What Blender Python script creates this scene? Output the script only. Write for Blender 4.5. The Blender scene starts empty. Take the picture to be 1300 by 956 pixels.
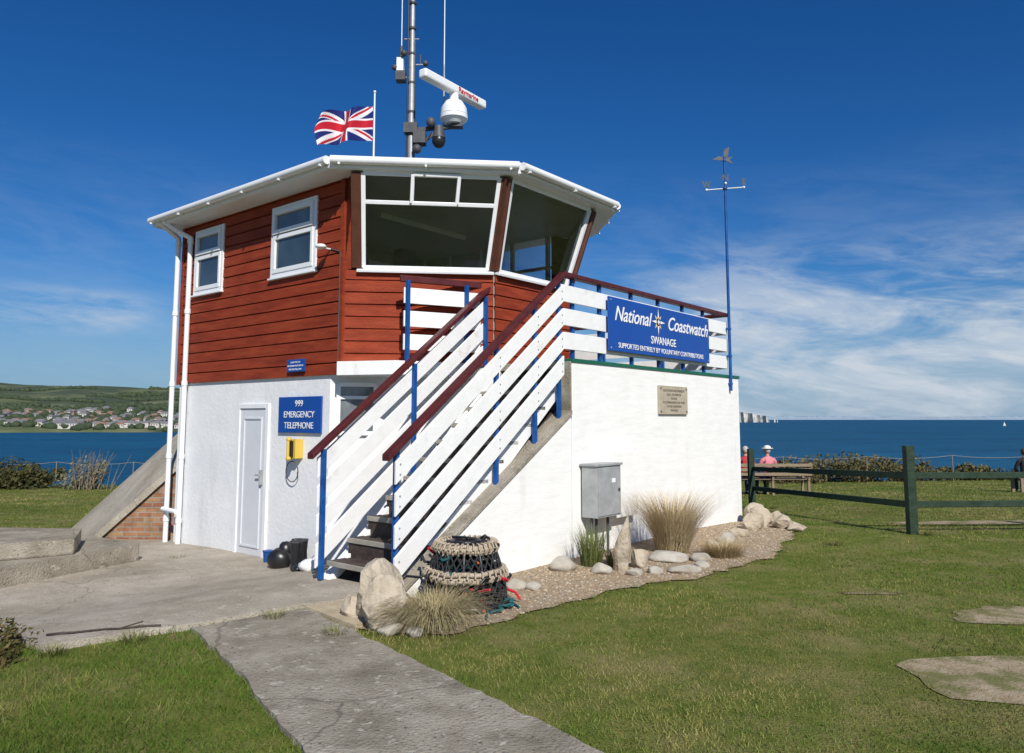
import bpy, bmesh, math, random
import numpy as np
from mathutils import Vector, Matrix
random.seed(7); rng=np.random.default_rng(7)
S=bpy.context.scene
S.view_settings.view_transform='Standard'; S.view_settings.look='None'; S.view_settings.exposure=0
R=math.radians
# ------------------------------------------------------------------ materials
def M(name,c1,c2=None,scale=5,rough=.7,bump=0,bscale=None,spec=.3,metal=0,detail=6,c3=None,s3=1.2,f3=(.5,.7),stretch=None,bdist=.02,bstretch=None,crack=0,spots=None,st3=None):
    m=bpy.data.materials.new(name); m.use_nodes=True; nt=m.node_tree; N=nt.nodes; Lk=nt.links
    b=N['Principled BSDF']; b.inputs['Roughness'].default_value=rough
    b.inputs['Specular IOR Level'].default_value=spec; b.inputs['Metallic'].default_value=metal
    b.inputs['Base Color'].default_value=(*c1,1)
    tc=N.new('ShaderNodeTexCoord'); src0=src=tc.outputs['Object']
    def mapped(sc):
        mp=N.new('ShaderNodeMapping'); mp.inputs['Scale'].default_value=sc; Lk.new(src0,mp.inputs[0]); return mp.outputs[0]
    if stretch: src=mapped(stretch)
    out=None
    def mixc(fac,a,col):
        mx=N.new('ShaderNodeMix'); mx.data_type='RGBA'; Lk.new(fac,mx.inputs[0]); Lk.new(a,mx.inputs[6]); mx.inputs[7].default_value=(*col,1); return mx.outputs[2]
    def rng_(v,a,c,hi=1):
        r3=N.new('ShaderNodeMapRange'); r3.inputs[1].default_value=a; r3.inputs[2].default_value=c; r3.inputs[4].default_value=hi; Lk.new(v,r3.inputs[0]); return r3.outputs[0]
    if c2:
        n=N.new('ShaderNodeTexNoise'); n.inputs['Scale'].default_value=scale; n.inputs['Detail'].default_value=detail; n.inputs['Roughness'].default_value=.62
        Lk.new(src,n.inputs['Vector'])
        r=N.new('ShaderNodeValToRGB'); r.color_ramp.elements[0].position=.35; r.color_ramp.elements[1].position=.65
        r.color_ramp.elements[0].color=(*c1,1); r.color_ramp.elements[1].color=(*c2,1)
        Lk.new(n.outputs[0],r.inputs[0]); out=r.outputs[0]
        if c3:
            n3=N.new('ShaderNodeTexNoise'); n3.inputs['Scale'].default_value=s3; n3.inputs['Detail'].default_value=7; n3.inputs['Roughness'].default_value=.65
            Lk.new(mapped(st3) if st3 else src,n3.inputs['Vector']); out=mixc(rng_(n3.outputs[0],*f3),out,c3)
        if spots:
            n4=N.new('ShaderNodeTexNoise'); n4.inputs['Scale'].default_value=14; n4.inputs['Detail'].default_value=3; Lk.new(src0,n4.inputs['Vector']); out=mixc(rng_(n4.outputs[0],.62,.68,.8),out,spots)
            n5=N.new('ShaderNodeTexNoise'); n5.inputs['Scale'].default_value=45; n5.inputs['Detail'].default_value=2; Lk.new(src0,n5.inputs['Vector']); out=mixc(rng_(n5.outputs[0],.62,.72),out,tuple(c*.45 for c in c1))
        if crack:
            vo=N.new('ShaderNodeTexVoronoi'); vo.feature='DISTANCE_TO_EDGE'; vo.inputs['Scale'].default_value=crack
            nd=N.new('ShaderNodeTexNoise'); nd.inputs['Scale'].default_value=2.5; Lk.new(src0,nd.inputs['Vector'])
            ad=N.new('ShaderNodeMix'); ad.data_type='RGBA'; ad.blend_type='ADD'; ad.inputs[0].default_value=.35; Lk.new(src0,ad.inputs[6]); Lk.new(nd.outputs[1],ad.inputs[7]); Lk.new(ad.outputs[2],vo.inputs['Vector'])
            out=mixc(rng_(vo.outputs[0],.004,.0015,.5),out,tuple(c*.4 for c in c1))
        Lk.new(out,b.inputs['Base Color'])
    if bump:
        n2=N.new('ShaderNodeTexNoise'); n2.inputs['Scale'].default_value=bscale or scale*4; n2.inputs['Detail'].default_value=5
        Lk.new(mapped(bstretch) if bstretch else src,n2.inputs['Vector'])
        bp=N.new('ShaderNodeBump'); bp.inputs['Strength'].default_value=bump; bp.inputs['Distance'].default_value=bdist
        Lk.new(n2.outputs[0],bp.inputs['Height']); Lk.new(bp.outputs[0],b.inputs['Normal'])
    return m
def attrM(name,rough=.8,spec=.15):
    m=bpy.data.materials.new(name); m.use_nodes=True; N=m.node_tree.nodes; b=N['Principled BSDF']
    a=N.new('ShaderNodeAttribute'); a.attribute_name='Col'; m.node_tree.links.new(a.outputs['Color'],b.inputs['Base Color'])
    b.inputs['Roughness'].default_value=rough; b.inputs['Specular IOR Level'].default_value=spec
    return m
white_wall=M('white_masonry_paint',(.80,.795,.765),(.85,.845,.82),3,.8,.45,3.0,.2,c3=(.66,.63,.56),s3=1.3,f3=(.58,.86),bdist=.02,bstretch=(.8,.8,3.2),st3=(2.2,2.2,.45))
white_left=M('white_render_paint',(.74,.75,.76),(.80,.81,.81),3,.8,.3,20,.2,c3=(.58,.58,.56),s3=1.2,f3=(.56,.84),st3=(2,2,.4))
white_paint=M('white_gloss_wood',(.79,.79,.77),(.85,.85,.84),6,.45,.12,30,.4,c3=(.58,.56,.51),s3=4,f3=(.60,.82))
upvc=M('white_upvc',(.76,.78,.80),(.81,.82,.83),4,.3,0,spec=.5)
red_wood=M('red_cladding',(.23,.033,.013),(.32,.055,.021),2.5,.65,.5,25,.2,stretch=(1,1,6),c3=(.155,.022,.010),s3=1.3,f3=(.48,.75))
maroon=M('maroon_handrail',(.065,.012,.014),(.10,.02,.02),8,.4,.1,40)
brown_post=M('brown_window_post',(.07,.025,.014),(.10,.035,.02),8,.5)
blue_paint=M('blue_post_paint',(.006,.06,.24),(.01,.09,.31),8,.4)
sign_blue=M('sign_blue',(.004,.06,.31),(.006,.068,.34),1.5,.35,spec=.4)
txt_white=M('sign_white',(.82,.82,.82),rough=.5)
concrete=M('concrete',(.36,.32,.255),(.47,.42,.345),2.5,.92,.7,60,.15,c3=(.27,.235,.175),s3=.9,f3=(.45,.72),crack=.4,spots=(.50,.47,.40))
concrete_d=M('old_concrete',(.26,.23,.18),(.37,.335,.27),3,.92,.8,50,.12,c3=(.17,.15,.11),s3=2,f3=(.48,.72),crack=.35,spots=(.44,.42,.35))
stone_m=M('limestone',(.42,.35,.26),(.54,.48,.38),3.5,.88,1,9,.2,c3=(.26,.20,.13),s3=4,f3=(.46,.70),bdist=.05)
pebble_w=M('pale_stone',(.38,.35,.29),(.52,.49,.43),7,.85,.5,20,.2,c3=(.28,.235,.18),s3=3,f3=(.45,.65))
grey_metal=M('grey_metal',(.28,.29,.29),(.37,.38,.38),6,.5,.1,30,.5,c3=(.22,.18,.14),s3=5,f3=(.62,.75))
dark_metal=M('dark_metal',(.05,.055,.06),(.09,.09,.10),8,.5)
galv=M('galvanised',(.30,.32,.34),(.42,.43,.44),8,.45,spec=.5,metal=.3)
black=M('black_rubber',(.012,.012,.014),(.02,.02,.022),8,.35,spec=.5)
tread_m=M('tread_wood',(.035,.024,.02),(.08,.06,.05),9,.7,.3,30)
nosing=M('tread_nosing',(.26,.24,.20),(.34,.32,.28),9,.8)
plaque_m=M('stone_plaque',(.38,.33,.25),(.46,.41,.32),10,.85,.3,60)
plaque_t=M('plaque_letters',(.14,.11,.08),rough=.9)
yellow=M('yellow_phone',(.62,.42,.05),(.68,.48,.08),6,.4,spec=.5)
green_trim=M('green_trim',(.01,.10,.06),(.015,.13,.08),9,.5)
fence_green=M('dark_green_fence',(.012,.03,.016),(.028,.05,.03),9,.75,.4,30)
roof_m=M('grey_roof',(.16,.16,.16),(.22,.22,.22),4,.8)
interior=M('interior_paint',(.44,.41,.36),(.50,.47,.42),4,.8)
int_dark=M('interior_equipment',(.04,.045,.05),(.08,.08,.085),6,.5)
wood_b=M('weathered_wood',(.20,.15,.10),(.30,.24,.17),8,.85,.3,30,stretch=(1,6,6))
red_m=M('flag_red',(.50,.012,.03),rough=.8); blue_m=M('flag_blue',(.01,.02,.15),rough=.8); wht_m=M('flag_white',(.78,.78,.80),rough=.8)
rope_t=M('tan_rope',(.36,.29,.20),(.54,.46,.36),40,.9,.8,80)
net_d=M('dark_net',(.018,.02,.02),(.04,.04,.045),30,.9)
def brickmat():
    m=bpy.data.materials.new('brick'); m.use_nodes=True; N=m.node_tree.nodes; L=m.node_tree.links; b=N['Principled BSDF']
    tc=N.new('ShaderNodeTexCoord'); mp=N.new('ShaderNodeMapping'); mp.inputs['Rotation'].default_value=(R(90),0,0)
    bt=N.new('ShaderNodeTexBrick'); bt.inputs['Color1'].default_value=(.30,.11,.055,1); bt.inputs['Color2'].default_value=(.38,.24,.12,1); bt.inputs['Mortar'].default_value=(.30,.27,.22,1)
    bt.inputs['Scale'].default_value=1; bt.inputs['Brick Width'].default_value=.22; bt.inputs['Row Height'].default_value=.075; bt.inputs['Mortar Size'].default_value=.009
    L.new(tc.outputs['Object'],mp.inputs[0]); L.new(mp.outputs[0],bt.inputs[0])
    n=N.new('ShaderNodeTexNoise'); n.inputs['Scale'].default_value=5; n.inputs['Detail'].default_value=6; L.new(tc.outputs['Object'],n.inputs[0])
    r=N.new('ShaderNodeMapRange'); r.inputs[1].default_value=.3; r.inputs[2].default_value=.7; r.inputs[3].default_value=.45; r.inputs[4].default_value=1.2; L.new(n.outputs[0],r.inputs[0])
    mx=N.new('ShaderNodeVectorMath'); mx.operation='SCALE'; L.new(bt.outputs[0],mx.inputs[0]); L.new(r.outputs[0],mx.inputs['Scale']); L.new(mx.outputs[0],b.inputs['Base Color'])
    bp=N.new('ShaderNodeBump'); bp.inputs['Strength'].default_value=.7; bp.inputs['Distance'].default_value=.01; bp.invert=True; L.new(bt.outputs['Fac'],bp.inputs['Height']); L.new(bp.outputs[0],b.inputs['Normal'])
    b.inputs['Roughness'].default_value=.9
    return m
brick=brickmat()
def glassmat():
    m=bpy.data.materials.new('window_glass'); m.use_nodes=True; N=m.node_tree.nodes; L=m.node_tree.links; N.clear()
    o=N.new('ShaderNodeOutputMaterial'); mx=N.new('ShaderNodeMixShader'); t=N.new('ShaderNodeBsdfTransparent'); t.inputs[0].default_value=(.80,.82,.85,1)
    g=N.new('ShaderNodeBsdfGlossy'); g.inputs['Roughness'].default_value=.015; g.inputs[0].default_value=(.85,.93,1,1)
    f=N.new('ShaderNodeFresnel'); f.inputs[0].default_value=1.5
    a=N.new('ShaderNodeMath'); a.operation='MULTIPLY_ADD'; a.inputs[1].default_value=1.3; a.inputs[2].default_value=.02; a.use_clamp=True
    L.new(f.outputs[0],a.inputs[0]); L.new(a.outputs[0],mx.inputs[0]); L.new(t.outputs[0],mx.inputs[1]); L.new(g.outputs[0],mx.inputs[2]); L.new(mx.outputs[0],o.inputs[0])
    return m
glass=glassmat()
dark_glass=M('dark_pane',(.02,.035,.05),(.05,.075,.095),1.2,.05,spec=1.0)
obsc_glass=M('curtained_pane',(.10,.12,.13),(.20,.22,.23),2.5,.12,spec=.8,stretch=(1,1,.3))
blind_sky=M('blind_with_sky_reflection',(.10,.13,.16),(.16,.19,.22),3,.10,spec=.8)  # bluish grey paints the sky's reflection together with the blinds
# ------------------------------------------------------------------ mesh builder
class MB:
    def __init__(s): s.v=[];s.f=[];s.m=[];s.mats=[];s.sm=[]
    def mi(s,mat):
        if mat not in s.mats: s.mats.append(mat)
        return s.mats.index(mat)
    def add(s,vs,fs,mat,smooth=False):
        o=len(s.v); k=s.mi(mat); s.v+= [tuple(p) for p in vs]
        for f in fs: s.f.append([i+o for i in f]); s.m.append(k); s.sm.append(smooth)
    def box(s,a,b,mat):
        x0,y0,z0=[min(a[i],b[i]) for i in range(3)]; x1,y1,z1=[max(a[i],b[i]) for i in range(3)]
        s.add([(x0,y0,z0),(x1,y0,z0),(x1,y1,z0),(x0,y1,z0),(x0,y0,z1),(x1,y0,z1),(x1,y1,z1),(x0,y1,z1)],
              [(0,3,2,1),(4,5,6,7),(0,1,5,4),(1,2,6,5),(2,3,7,6),(3,0,4,7)],mat)
    def prism(s,poly,z0,z1,mat,mtop=None):
        n=len(poly); vs=[(p[0],p[1],z0) for p in poly]+[(p[0],p[1],z1) for p in poly]
        s.add(vs,[[i,(i+1)%n,n+(i+1)%n,n+i] for i in range(n)]+[list(range(n))[::-1]],mat)
        s.add([(p[0],p[1],z1) for p in poly],[list(range(n))],mtop or mat)
    def uz(s,pts,v0,v1,mat):
        n=len(pts); vs=[(p[0],v0,p[1]) for p in pts]+[(p[0],v1,p[1]) for p in pts]
        s.add(vs,[list(range(n)),list(range(n,2*n))[::-1]]+[[(i+1)%n,i,n+i,n+(i+1)%n] for i in range(n)],mat)
    def beam(s,p,q,w,d,n,mat):
        p=Vector(p);q=Vector(q);t=(q-p).normalized();n=Vector(n);n=(n-t*n.dot(t)).normalized();b=t.cross(n)
        vs=[]
        for c in (p,q):
            for (i,j) in ((-1,-1),(1,-1),(1,1),(-1,1)): vs.append(c+b*(w/2*i)+n*(d/2*j))
        s.add(vs,[(0,3,2,1),(4,5,6,7),(0,1,5,4),(1,2,6,5),(2,3,7,6),(3,0,4,7)],mat)
    def cyl(s,p,q,r,r2=None,n=12,mat=None,caps=True):
        p=Vector(p);q=Vector(q);r2=r if r2 is None else r2;t=(q-p).normalized();a=t.orthogonal().normalized();b=t.cross(a);vs=[]
        for c,rr in((p,r),(q,r2)):
            for i in range(n): th=2*math.pi*i/n; vs.append(c+a*math.cos(th)*rr+b*math.sin(th)*rr)
        s.add(vs,[[i,(i+1)%n,n+(i+1)%n,n+i] for i in range(n)],mat,True)
        if caps: s.add(vs,[list(range(n))[::-1],list(range(n,2*n))],mat)
    def path(s,pts,r,mat,n=8):
        for a,b in zip(pts[:-1],pts[1:]): s.cyl(a,b,r,r,n,mat)
    def ball(s,c,r,mat,nu=12,nv=8,jit=0):
        r=(r,r,r) if not hasattr(r,'__len__') else r; vs=[];fs=[]
        for j in range(nv+1):
            ph=math.pi*j/nv
            for i in range(nu):
                th=2*math.pi*i/nu; k=1+random.uniform(-jit,jit)
                vs.append((c[0]+r[0]*math.sin(ph)*math.cos(th)*k,c[1]+r[1]*math.sin(ph)*math.sin(th)*k,c[2]+r[2]*math.cos(ph)*k))
        for j in range(nv):
            for i in range(nu): fs.append([j*nu+i,(j+1)*nu+i,(j+1)*nu+(i+1)%nu,j*nu+(i+1)%nu])
        s.add(vs,fs,mat,True)
    def build(s,name,parent=None,bevel=0):
        me=bpy.data.meshes.new(name); me.from_pydata(s.v,[],s.f)
        for m in s.mats: me.materials.append(m)
        me.polygons.foreach_set('material_index',s.m); me.polygons.foreach_set('use_smooth',s.sm); me.update()
        o=bpy.data.objects.new(name,me); bpy.context.collection.objects.link(o)
        if parent: o.parent=parent
        if bevel:
            b=o.modifiers.new('b','BEVEL'); b.width=bevel; b.segments=2; b.limit_method='ANGLE'
        return o
PX,PY=.703,8.859
cu,su=math.cos(R(50.7)),math.sin(R(50.7))
def W(u,v,z=0): return (PX+cu*u-su*v, PY+su*u+cu*v, z)
def grp(name,local=True):
    e=bpy.data.objects.new(name,None); bpy.context.collection.objects.link(e); e.empty_display_size=.2
    if local: e.location=(PX,PY,0); e.rotation_euler=(0,0,R(50.7))
    return e
def text(body,size,loc,rot,mat,parent,name,shear=0,ext=.002,align='CENTER',bold=0):
    c=bpy.data.curves.new(name,'FONT'); c.body=body; c.size=size; c.align_x=align; c.align_y='CENTER'; c.shear=shear; c.extrude=ext; c.offset=bold
    c.materials.append(mat); o=bpy.data.objects.new(name,c); bpy.context.collection.objects.link(o); o.location=loc; o.rotation_euler=rot; o.parent=parent; return o
# ------------------------------------------------------------------ terrain
def ss(a,b,x):
    t=np.clip((x-a)/(b-a),0,1); return t*t*(3-2*t)
def g(x,y):
    x=np.asarray(x,float); y=np.asarray(y,float)
    v=-su*(x-PX)+cu*(y-PY)
    z=-.27*ss(.9,3.4,v)*ss(3,0,x) -.045*np.maximum(0,y-11)
    z=z+.012*np.sin(x*1.1+.4)*np.sin(y*.9)*ss(2,5,np.abs(x)+0*y)+.04*np.sin(x*.33+1)*np.sin(y*.27)*ss(9,14,y)
    edge=32+1.6*np.sin(x*.21)+.8*np.sin(x*.63+1)
    z=z-17*ss(0,1,(y-edge)/14)
    return z
def gz(x,y): return float(g(x,y))
def axis(lo,a,b,hi,st,n):
    l=lo+(a-lo)*np.linspace(0,1,n)**.6; r=b+(hi-b)*np.linspace(0,1,n)**1.7
    return np.concatenate([l[:-1],np.arange(a,b,st),r])
def gridmesh(name,xs,ys,fn,mat,smooth=True):
    X,Y=np.meshgrid(xs,ys); Z=fn(X,Y); nx,ny=len(xs),len(ys)
    vs=np.stack([X.ravel(),Y.ravel(),Z.ravel()],1)
    idx=np.arange(nx*ny).reshape(ny,nx); f=np.stack([idx[:-1,:-1].ravel(),idx[:-1,1:].ravel(),idx[1:,1:].ravel(),idx[1:,:-1].ravel()],1)
    me=bpy.data.meshes.new(name); me.from_pydata(vs.tolist(),[],f.tolist()); me.materials.append(mat)
    me.polygons.foreach_set('use_smooth',[smooth]*len(me.polygons)); o=bpy.data.objects.new(name,me); bpy.context.collection.objects.link(o); return o
grass_ground=M('lawn_soil_grass',(.085,.12,.022),(.16,.165,.042),6,.95,.8,60,.05,c3=(.24,.20,.09),s3=1.1,f3=(.48,.68))
gridmesh('ground',axis(-180,-16,18,180,.35,16),axis(-60,2,50,75,.35,12),g,grass_ground)
def drape(name,poly,mat,off,skirt=0,cell=.35,parent=None):
    bm=bmesh.new(); vs=[bm.verts.new((p[0],p[1],0)) for p in poly]; bm.faces.new(vs)
    xs=[p[0] for p in poly]; ys=[p[1] for p in poly]
    for (lo,hi,no) in ((min(xs),max(xs),(1,0,0)),(min(ys),max(ys),(0,1,0))):
        c=math.floor(lo/cell)*cell+cell
        while c<hi:
            bmesh.ops.bisect_plane(bm,geom=bm.verts[:]+bm.edges[:]+bm.faces[:],plane_co=(c*no[0],c*no[1],0),plane_no=no); c+=cell
    if skirt:
        be=[e for e in bm.edges if e.is_boundary]; r=bmesh.ops.extrude_edge_only(bm,edges=be); nv=[v for v in r['geom'] if isinstance(v,bmesh.types.BMVert)]
        low=set(nv)
    else: low=set()
    for v in bm.verts: v.co.z=gz(v.co.x,v.co.y)+(off-skirt if v in low else off)
    bmesh.ops.recalc_face_normals(bm,faces=bm.faces)
    me=bpy.data.meshes.new(name); bm.to_mesh(me); bm.free(); me.materials.append(mat)
    if me.polygons[0].normal.z<0: me.flip_normals()
    o=bpy.data.objects.new(name,me); bpy.context.collection.objects.link(o); return o
def wob(poly,amp,seg=.25):
    out=[]
    for i,p in enumerate(poly):
        q=poly[(i+1)%len(poly)]; L=math.dist(p,q); n=max(1,int(L/seg))
        for k in range(n):
            t=k/n; out.append((p[0]+(q[0]-p[0])*t+random.uniform(-amp,amp),p[1]+(q[1]-p[1])*t+random.uniform(-amp,amp)))
    return out
patio=[(-6.3,5.9),(-3.97,5.85),(-3.2,5.40),(-2.46,5.94),(-1.78,6.56),(-1.27,6.81),(-.9,7.1),(-.6,8.2),(-1.2,9.5),(-4.5,11.9),(-6.2,12.2),(-6.6,9)]
path=[(-2.42,5.90),(-1.72,6.50),(-.38,4.80),(2.6,1.0),(1.0,.6),(-1.63,4.80)]
ledge=[(-1.72,6.52),(-1.25,6.78),(-.95,6.35),(-1.2,5.9)]
gravel=[(-1.4,6.1),(-1.0,5.88),(-.53,5.76),(.0,6.28),(.79,7.12),(1.90,7.85),(2.85,8.75),(3.8,10.4),(4.2,12.2),(3.7,13.2),(.7,8.9),(-1.0,7.0)]
drape('concrete_patio',wob(patio,.018),concrete,.05,.12)
path_w=wob(path,.014,.10); drape('concrete_path',path_w,concrete_d,.03,.10)
sand=M('sandy_stone',(.40,.33,.22),(.52,.44,.31),6,.9,.5,60,.1)
drape('stone_edging',wob(ledge,.02),sand,.045,.10)
grav_m=M('gravel',(.26,.19,.12),(.46,.36,.25),55,.95,1,70,.1,c3=(.36,.30,.22),s3=2)
gravel_w=wob(gravel,.07,.15); drape('gravel_bed',gravel_w,grav_m,.014)
dirt=M('bare_earth',(.30,.235,.15),(.40,.33,.23),9,.95,.6,60,.05,c3=(.17,.165,.07),s3=2.6,f3=(.48,.60))
def blob(cx,cy,rx,ry,sd_):
    out=[]
    for k in range(48):
        a=2*math.pi*k/48; r=1+.16*math.sin(a*2+sd_)+.12*math.sin(a*3+sd_*2.1)+.07*math.sin(a*7+sd_)+random.uniform(-.03,.03); out.append((cx+rx*r*math.cos(a),cy+ry*r*math.sin(a)))
    return out
dirts=[blob(4.35,6.35,.75,.32,1.0),blob(4.5,4.75,1.7,.75,2.3),blob(8.2,12.45,2.2,.30,.5),blob(3.3,7.15,.22,.07,1.7)]
for d in dirts: drape('bare_earth_patch',d,dirt,.007)
def inpoly(x,y,poly):
    c=np.zeros(len(x),bool); n=len(poly)
    for i in range(n):
        x1,y1=poly[i];x2,y2=poly[(i+1)%n]
        if y1==y2: continue
        k=((y1>y)!=(y2>y))&(x<(x2-x1)*(y-y1)/(y2-y1)+x1); c^=k
    return c
bld=[W(-2.6,0)[:2],W(4.85,0)[:2],W(4.85,6.4)[:2],W(-1.48,6.4)[:2],W(-1.48,1.2)[:2],W(-2.6,1.2)[:2]]
slab=[(-6.6,5.8),(-4.79,9.96),(-6.3,11.0),(-11,11),(-11,6)]
def blades(name,x,y,h,w,cols,mat,lean=.5):
    n=len(x); z=g(x,y)
    th=rng.uniform(0,2*np.pi,n); ld=rng.uniform(0,2*np.pi,n); ln=h*rng.uniform(.1,1,n)*lean
    dx=np.cos(th)*w/2; dy=np.sin(th)*w/2
    P=np.zeros((n,3,3)); P[:,0]=np.stack([x-dx,y-dy,z],1); P[:,1]=np.stack([x+dx,y+dy,z],1); P[:,2]=np.stack([x+np.cos(ld)*ln,y+np.sin(ld)*ln,z+h],1)
    me=bpy.data.meshes.new(name); me.vertices.add(3*n); me.vertices.foreach_set('co',P.ravel())
    me.loops.add(3*n); me.loops.foreach_set('vertex_index',np.arange(3*n)); me.polygons.add(n); me.polygons.foreach_set('loop_start',np.arange(n)*3); me.polygons.foreach_set('loop_total',np.full(n,3))
    me.update(); me.validate()
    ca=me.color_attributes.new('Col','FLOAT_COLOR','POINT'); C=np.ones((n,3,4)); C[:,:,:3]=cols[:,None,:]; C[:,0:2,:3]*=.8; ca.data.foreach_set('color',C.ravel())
    me.materials.append(mat); o=bpy.data.objects.new(name,me); bpy.context.collection.objects.link(o); return o
def nz(x,y,s,seed=0):
    return (np.sin(x*s+seed)+np.sin(y*s*1.3+seed*2+x*s*.5)+np.sin((x+y)*s*.7+seed*3)+np.sin(x*s*2.3-y*s*1.9+seed))/4
grass_blade=attrM('grass_blade')
N_=330000
yy=3.0*np.exp(rng.uniform(0,math.log(34/3.0),N_)); xx=rng.uniform(-.95,.95,N_)*yy
ok=~inpoly(xx,yy,patio)&~inpoly(xx,yy,path_w)&~inpoly(xx,yy,ledge)&~inpoly(xx,yy,bld)&~inpoly(xx,yy,slab)
gr=inpoly(xx,yy,gravel_w); ok&=~(gr&(rng.random(N_)<.993))
for d in dirts: ok&=~(inpoly(xx+rng.normal(0,.04,N_),yy+rng.normal(0,.04,N_),d)&(rng.random(N_)<.88))
bare=np.clip(nz(xx,yy,1.7,3)+.6*nz(xx,yy,5,2)-.22,0,1); ok&=rng.random(N_)>bare*1.0
xx,yy=xx[ok],yy[ok]; n=len(xx)
dry=np.clip(.27+.55*nz(xx,yy,.8,1)+.50*nz(xx,yy,2.7,4)+.35*nz(xx,yy,7,9)+rng.normal(0,.22,n),0,1)[:,None]
cols=np.array([.095,.165,.020])*(1-dry)+np.array([.35,.30,.11])*dry; cols*=rng.uniform(.7,1.3,n)[:,None]
cols*=(1-.38*np.clip(nz(xx,yy,1.3,11)+.12,0,1))[:,None]
hh=rng.uniform(.010,.028,n)*(1+.45*nz(xx,yy,2,7))*np.clip(1+(yy-8)*.02,1,1.5)
left=(xx<-.9)&(yy<6.2); hh=np.where(left,hh*2.0,hh)
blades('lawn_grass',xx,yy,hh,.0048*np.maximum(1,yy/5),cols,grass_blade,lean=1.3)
def pebbles(name,x,y,r,cols,mat,zoff=0):
    ico=[(0,0,1)]+[(math.cos(a)*.9,math.sin(a)*.9,.25) for a in np.arange(5)*2*math.pi/5]; fs=[(0,1+i,1+(i+1)%5) for i in range(5)]
    n=len(x); V=np.array(ico); z=g(x,y)+zoff; th=rng.uniform(0,6.28,n); asp=rng.uniform(.6,1.1,n)
    base=V[None]*r[:,None,None]; base[:,:,0]*=asp[:,None]; base[:,1:,2]=0; base[:,:,2]*=.55
    X=base[:,:,0]*np.cos(th)[:,None]-base[:,:,1]*np.sin(th)[:,None]+x[:,None]; Y=base[:,:,0]*np.sin(th)[:,None]+base[:,:,1]*np.cos(th)[:,None]+y[:,None]; Z=base[:,:,2]+z[:,None]
    P=np.stack([X,Y,Z],2); F=(np.array(fs)[None]+(np.arange(n)*6)[:,None,None]).reshape(-1,3)
    me=bpy.data.meshes.new(name); me.vertices.add(6*n); me.vertices.foreach_set('co',P.ravel()); m=len(F)
    me.loops.add(3*m); me.loops.foreach_set('vertex_index',F.ravel()); me.polygons.add(m); me.polygons.foreach_set('loop_start',np.arange(m)*3); me.polygons.foreach_set('loop_total',np.full(m,3)); me.update(); me.validate()
    ca=me.color_attributes.new('Col','FLOAT_COLOR','POINT'); C=np.ones((n,6,4)); C[:,:,:3]=cols[:,None,:]; ca.data.foreach_set('color',C.ravel())
    me.materials.append(mat); o=bpy.data.objects.new(name,me); bpy.context.collection.objects.link(o)
x=rng.uniform(-1.6,4.6,42000); y=rng.uniform(5.5,13.3,42000); k=inpoly(x,y,gravel_w)&~inpoly(x,y,bld); x,y=x[k],y[k]
pal=np.array([[.46,.36,.25],[.32,.24,.15],[.52,.44,.33],[.22,.17,.12],[.48,.32,.18],[.56,.50,.40]])
pebbles('gravel_stones',x,y,rng.uniform(.007,.022,len(x)),pal[rng.integers(0,6,len(x))]*rng.uniform(.7,1.1,len(x))[:,None],attrM('gravel_stone'),.012)
x=rng.uniform(-6.5,2,2500); y=rng.uniform(4,12,2500); k=inpoly(x,y,patio)&~inpoly(x,y,bld)&~inpoly(x,y,slab); x,y=x[k],y[k]
pebbles('loose_grit',x,y,rng.uniform(.003,.008,len(x)),pal[rng.integers(0,6,len(x))],bpy.data.materials['gravel_stone'],.05)
# ------------------------------------------------------------------ rocks
def rock(name,x,y,sx,sy,sz,mat,rot=0,z=None,tilt=0,seed=0,rough=.16):
    bm=bmesh.new(); bmesh.ops.create_icosphere(bm,subdivisions=3,radius=1)
    blk=rough>.1
    r=random.Random(seed+int(abs(x)*977+abs(y)*331)); pl=[(Vector((r.gauss(0,1),r.gauss(0,1),r.gauss(0,1))).normalized(),r.uniform(.5,.78) if blk else r.uniform(.62,.9)) for _ in range(12)]
    for v in bm.verts:
        p=v.co.copy()
        for nn,d in pl:
            e=p.dot(nn)-d
            if e>0: p-=nn*e*.95
        v.co=p*(1+r.uniform(-rough,rough)*.16)*(1.18 if blk else 1)
    for v in bm.verts: v.co=Vector((v.co.x*sx,v.co.y*sy,v.co.z*sz))
    me=bpy.data.meshes.new(name); bm.to_mesh(me); bm.free(); me.materials.append(mat)
    for p in me.polygons: p.use_smooth=rough<.1
    o=bpy.data.objects.new(name,me); bpy.context.collection.objects.link(o); o.rotation_euler=(tilt,tilt*.4,rot)
    o.location=(x,y,(gz(x,y) if z is None else z)+sz*.62); return o
rock('limestone_boulder',-1.02,6.14,.23,.18,.28,stone_m,.4,seed=5)
rock('limestone_boulder',-.99,5.93,.18,.11,.24,stone_m,.2,tilt=.12,seed=2)
rock('limestone_boulder',-1.24,6.25,.13,.11,.14,stone_m,1)
rock('standing_stone',1.17,8.12,.10,.08,.36,stone_m,.5,tilt=.15)
rock('standing_stone',1.38,8.3,.12,.09,.16,stone_m,.9)
for (x,y,a,b,c) in [(.55,8.25,.22,.15,.09),(.92,8.0,.12,.09,.08),(1.25,7.92,.11,.09,.06),(1.48,8.02,.10,.08,.05),(1.78,8.05,.19,.11,.06),(.05,7.35,.13,.11,.06),(.2,7.28,.10,.08,.05),(1.75,8.7,.24,.18,.09),(2.1,8.7,.14,.12,.07),(2.05,8.35,.1,.08,.05),(2.75,9.9,.16,.14,.10),(2.5,9.6,.12,.1,.07),(-.15,7.6,.12,.1,.06),(-.9,5.82,.12,.09,.05),(-.72,5.80,.08,.07,.04)]:
    rock('pale_rock',x,y,a,b,c,pebble_w,random.uniform(0,3),rough=.05)
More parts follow.
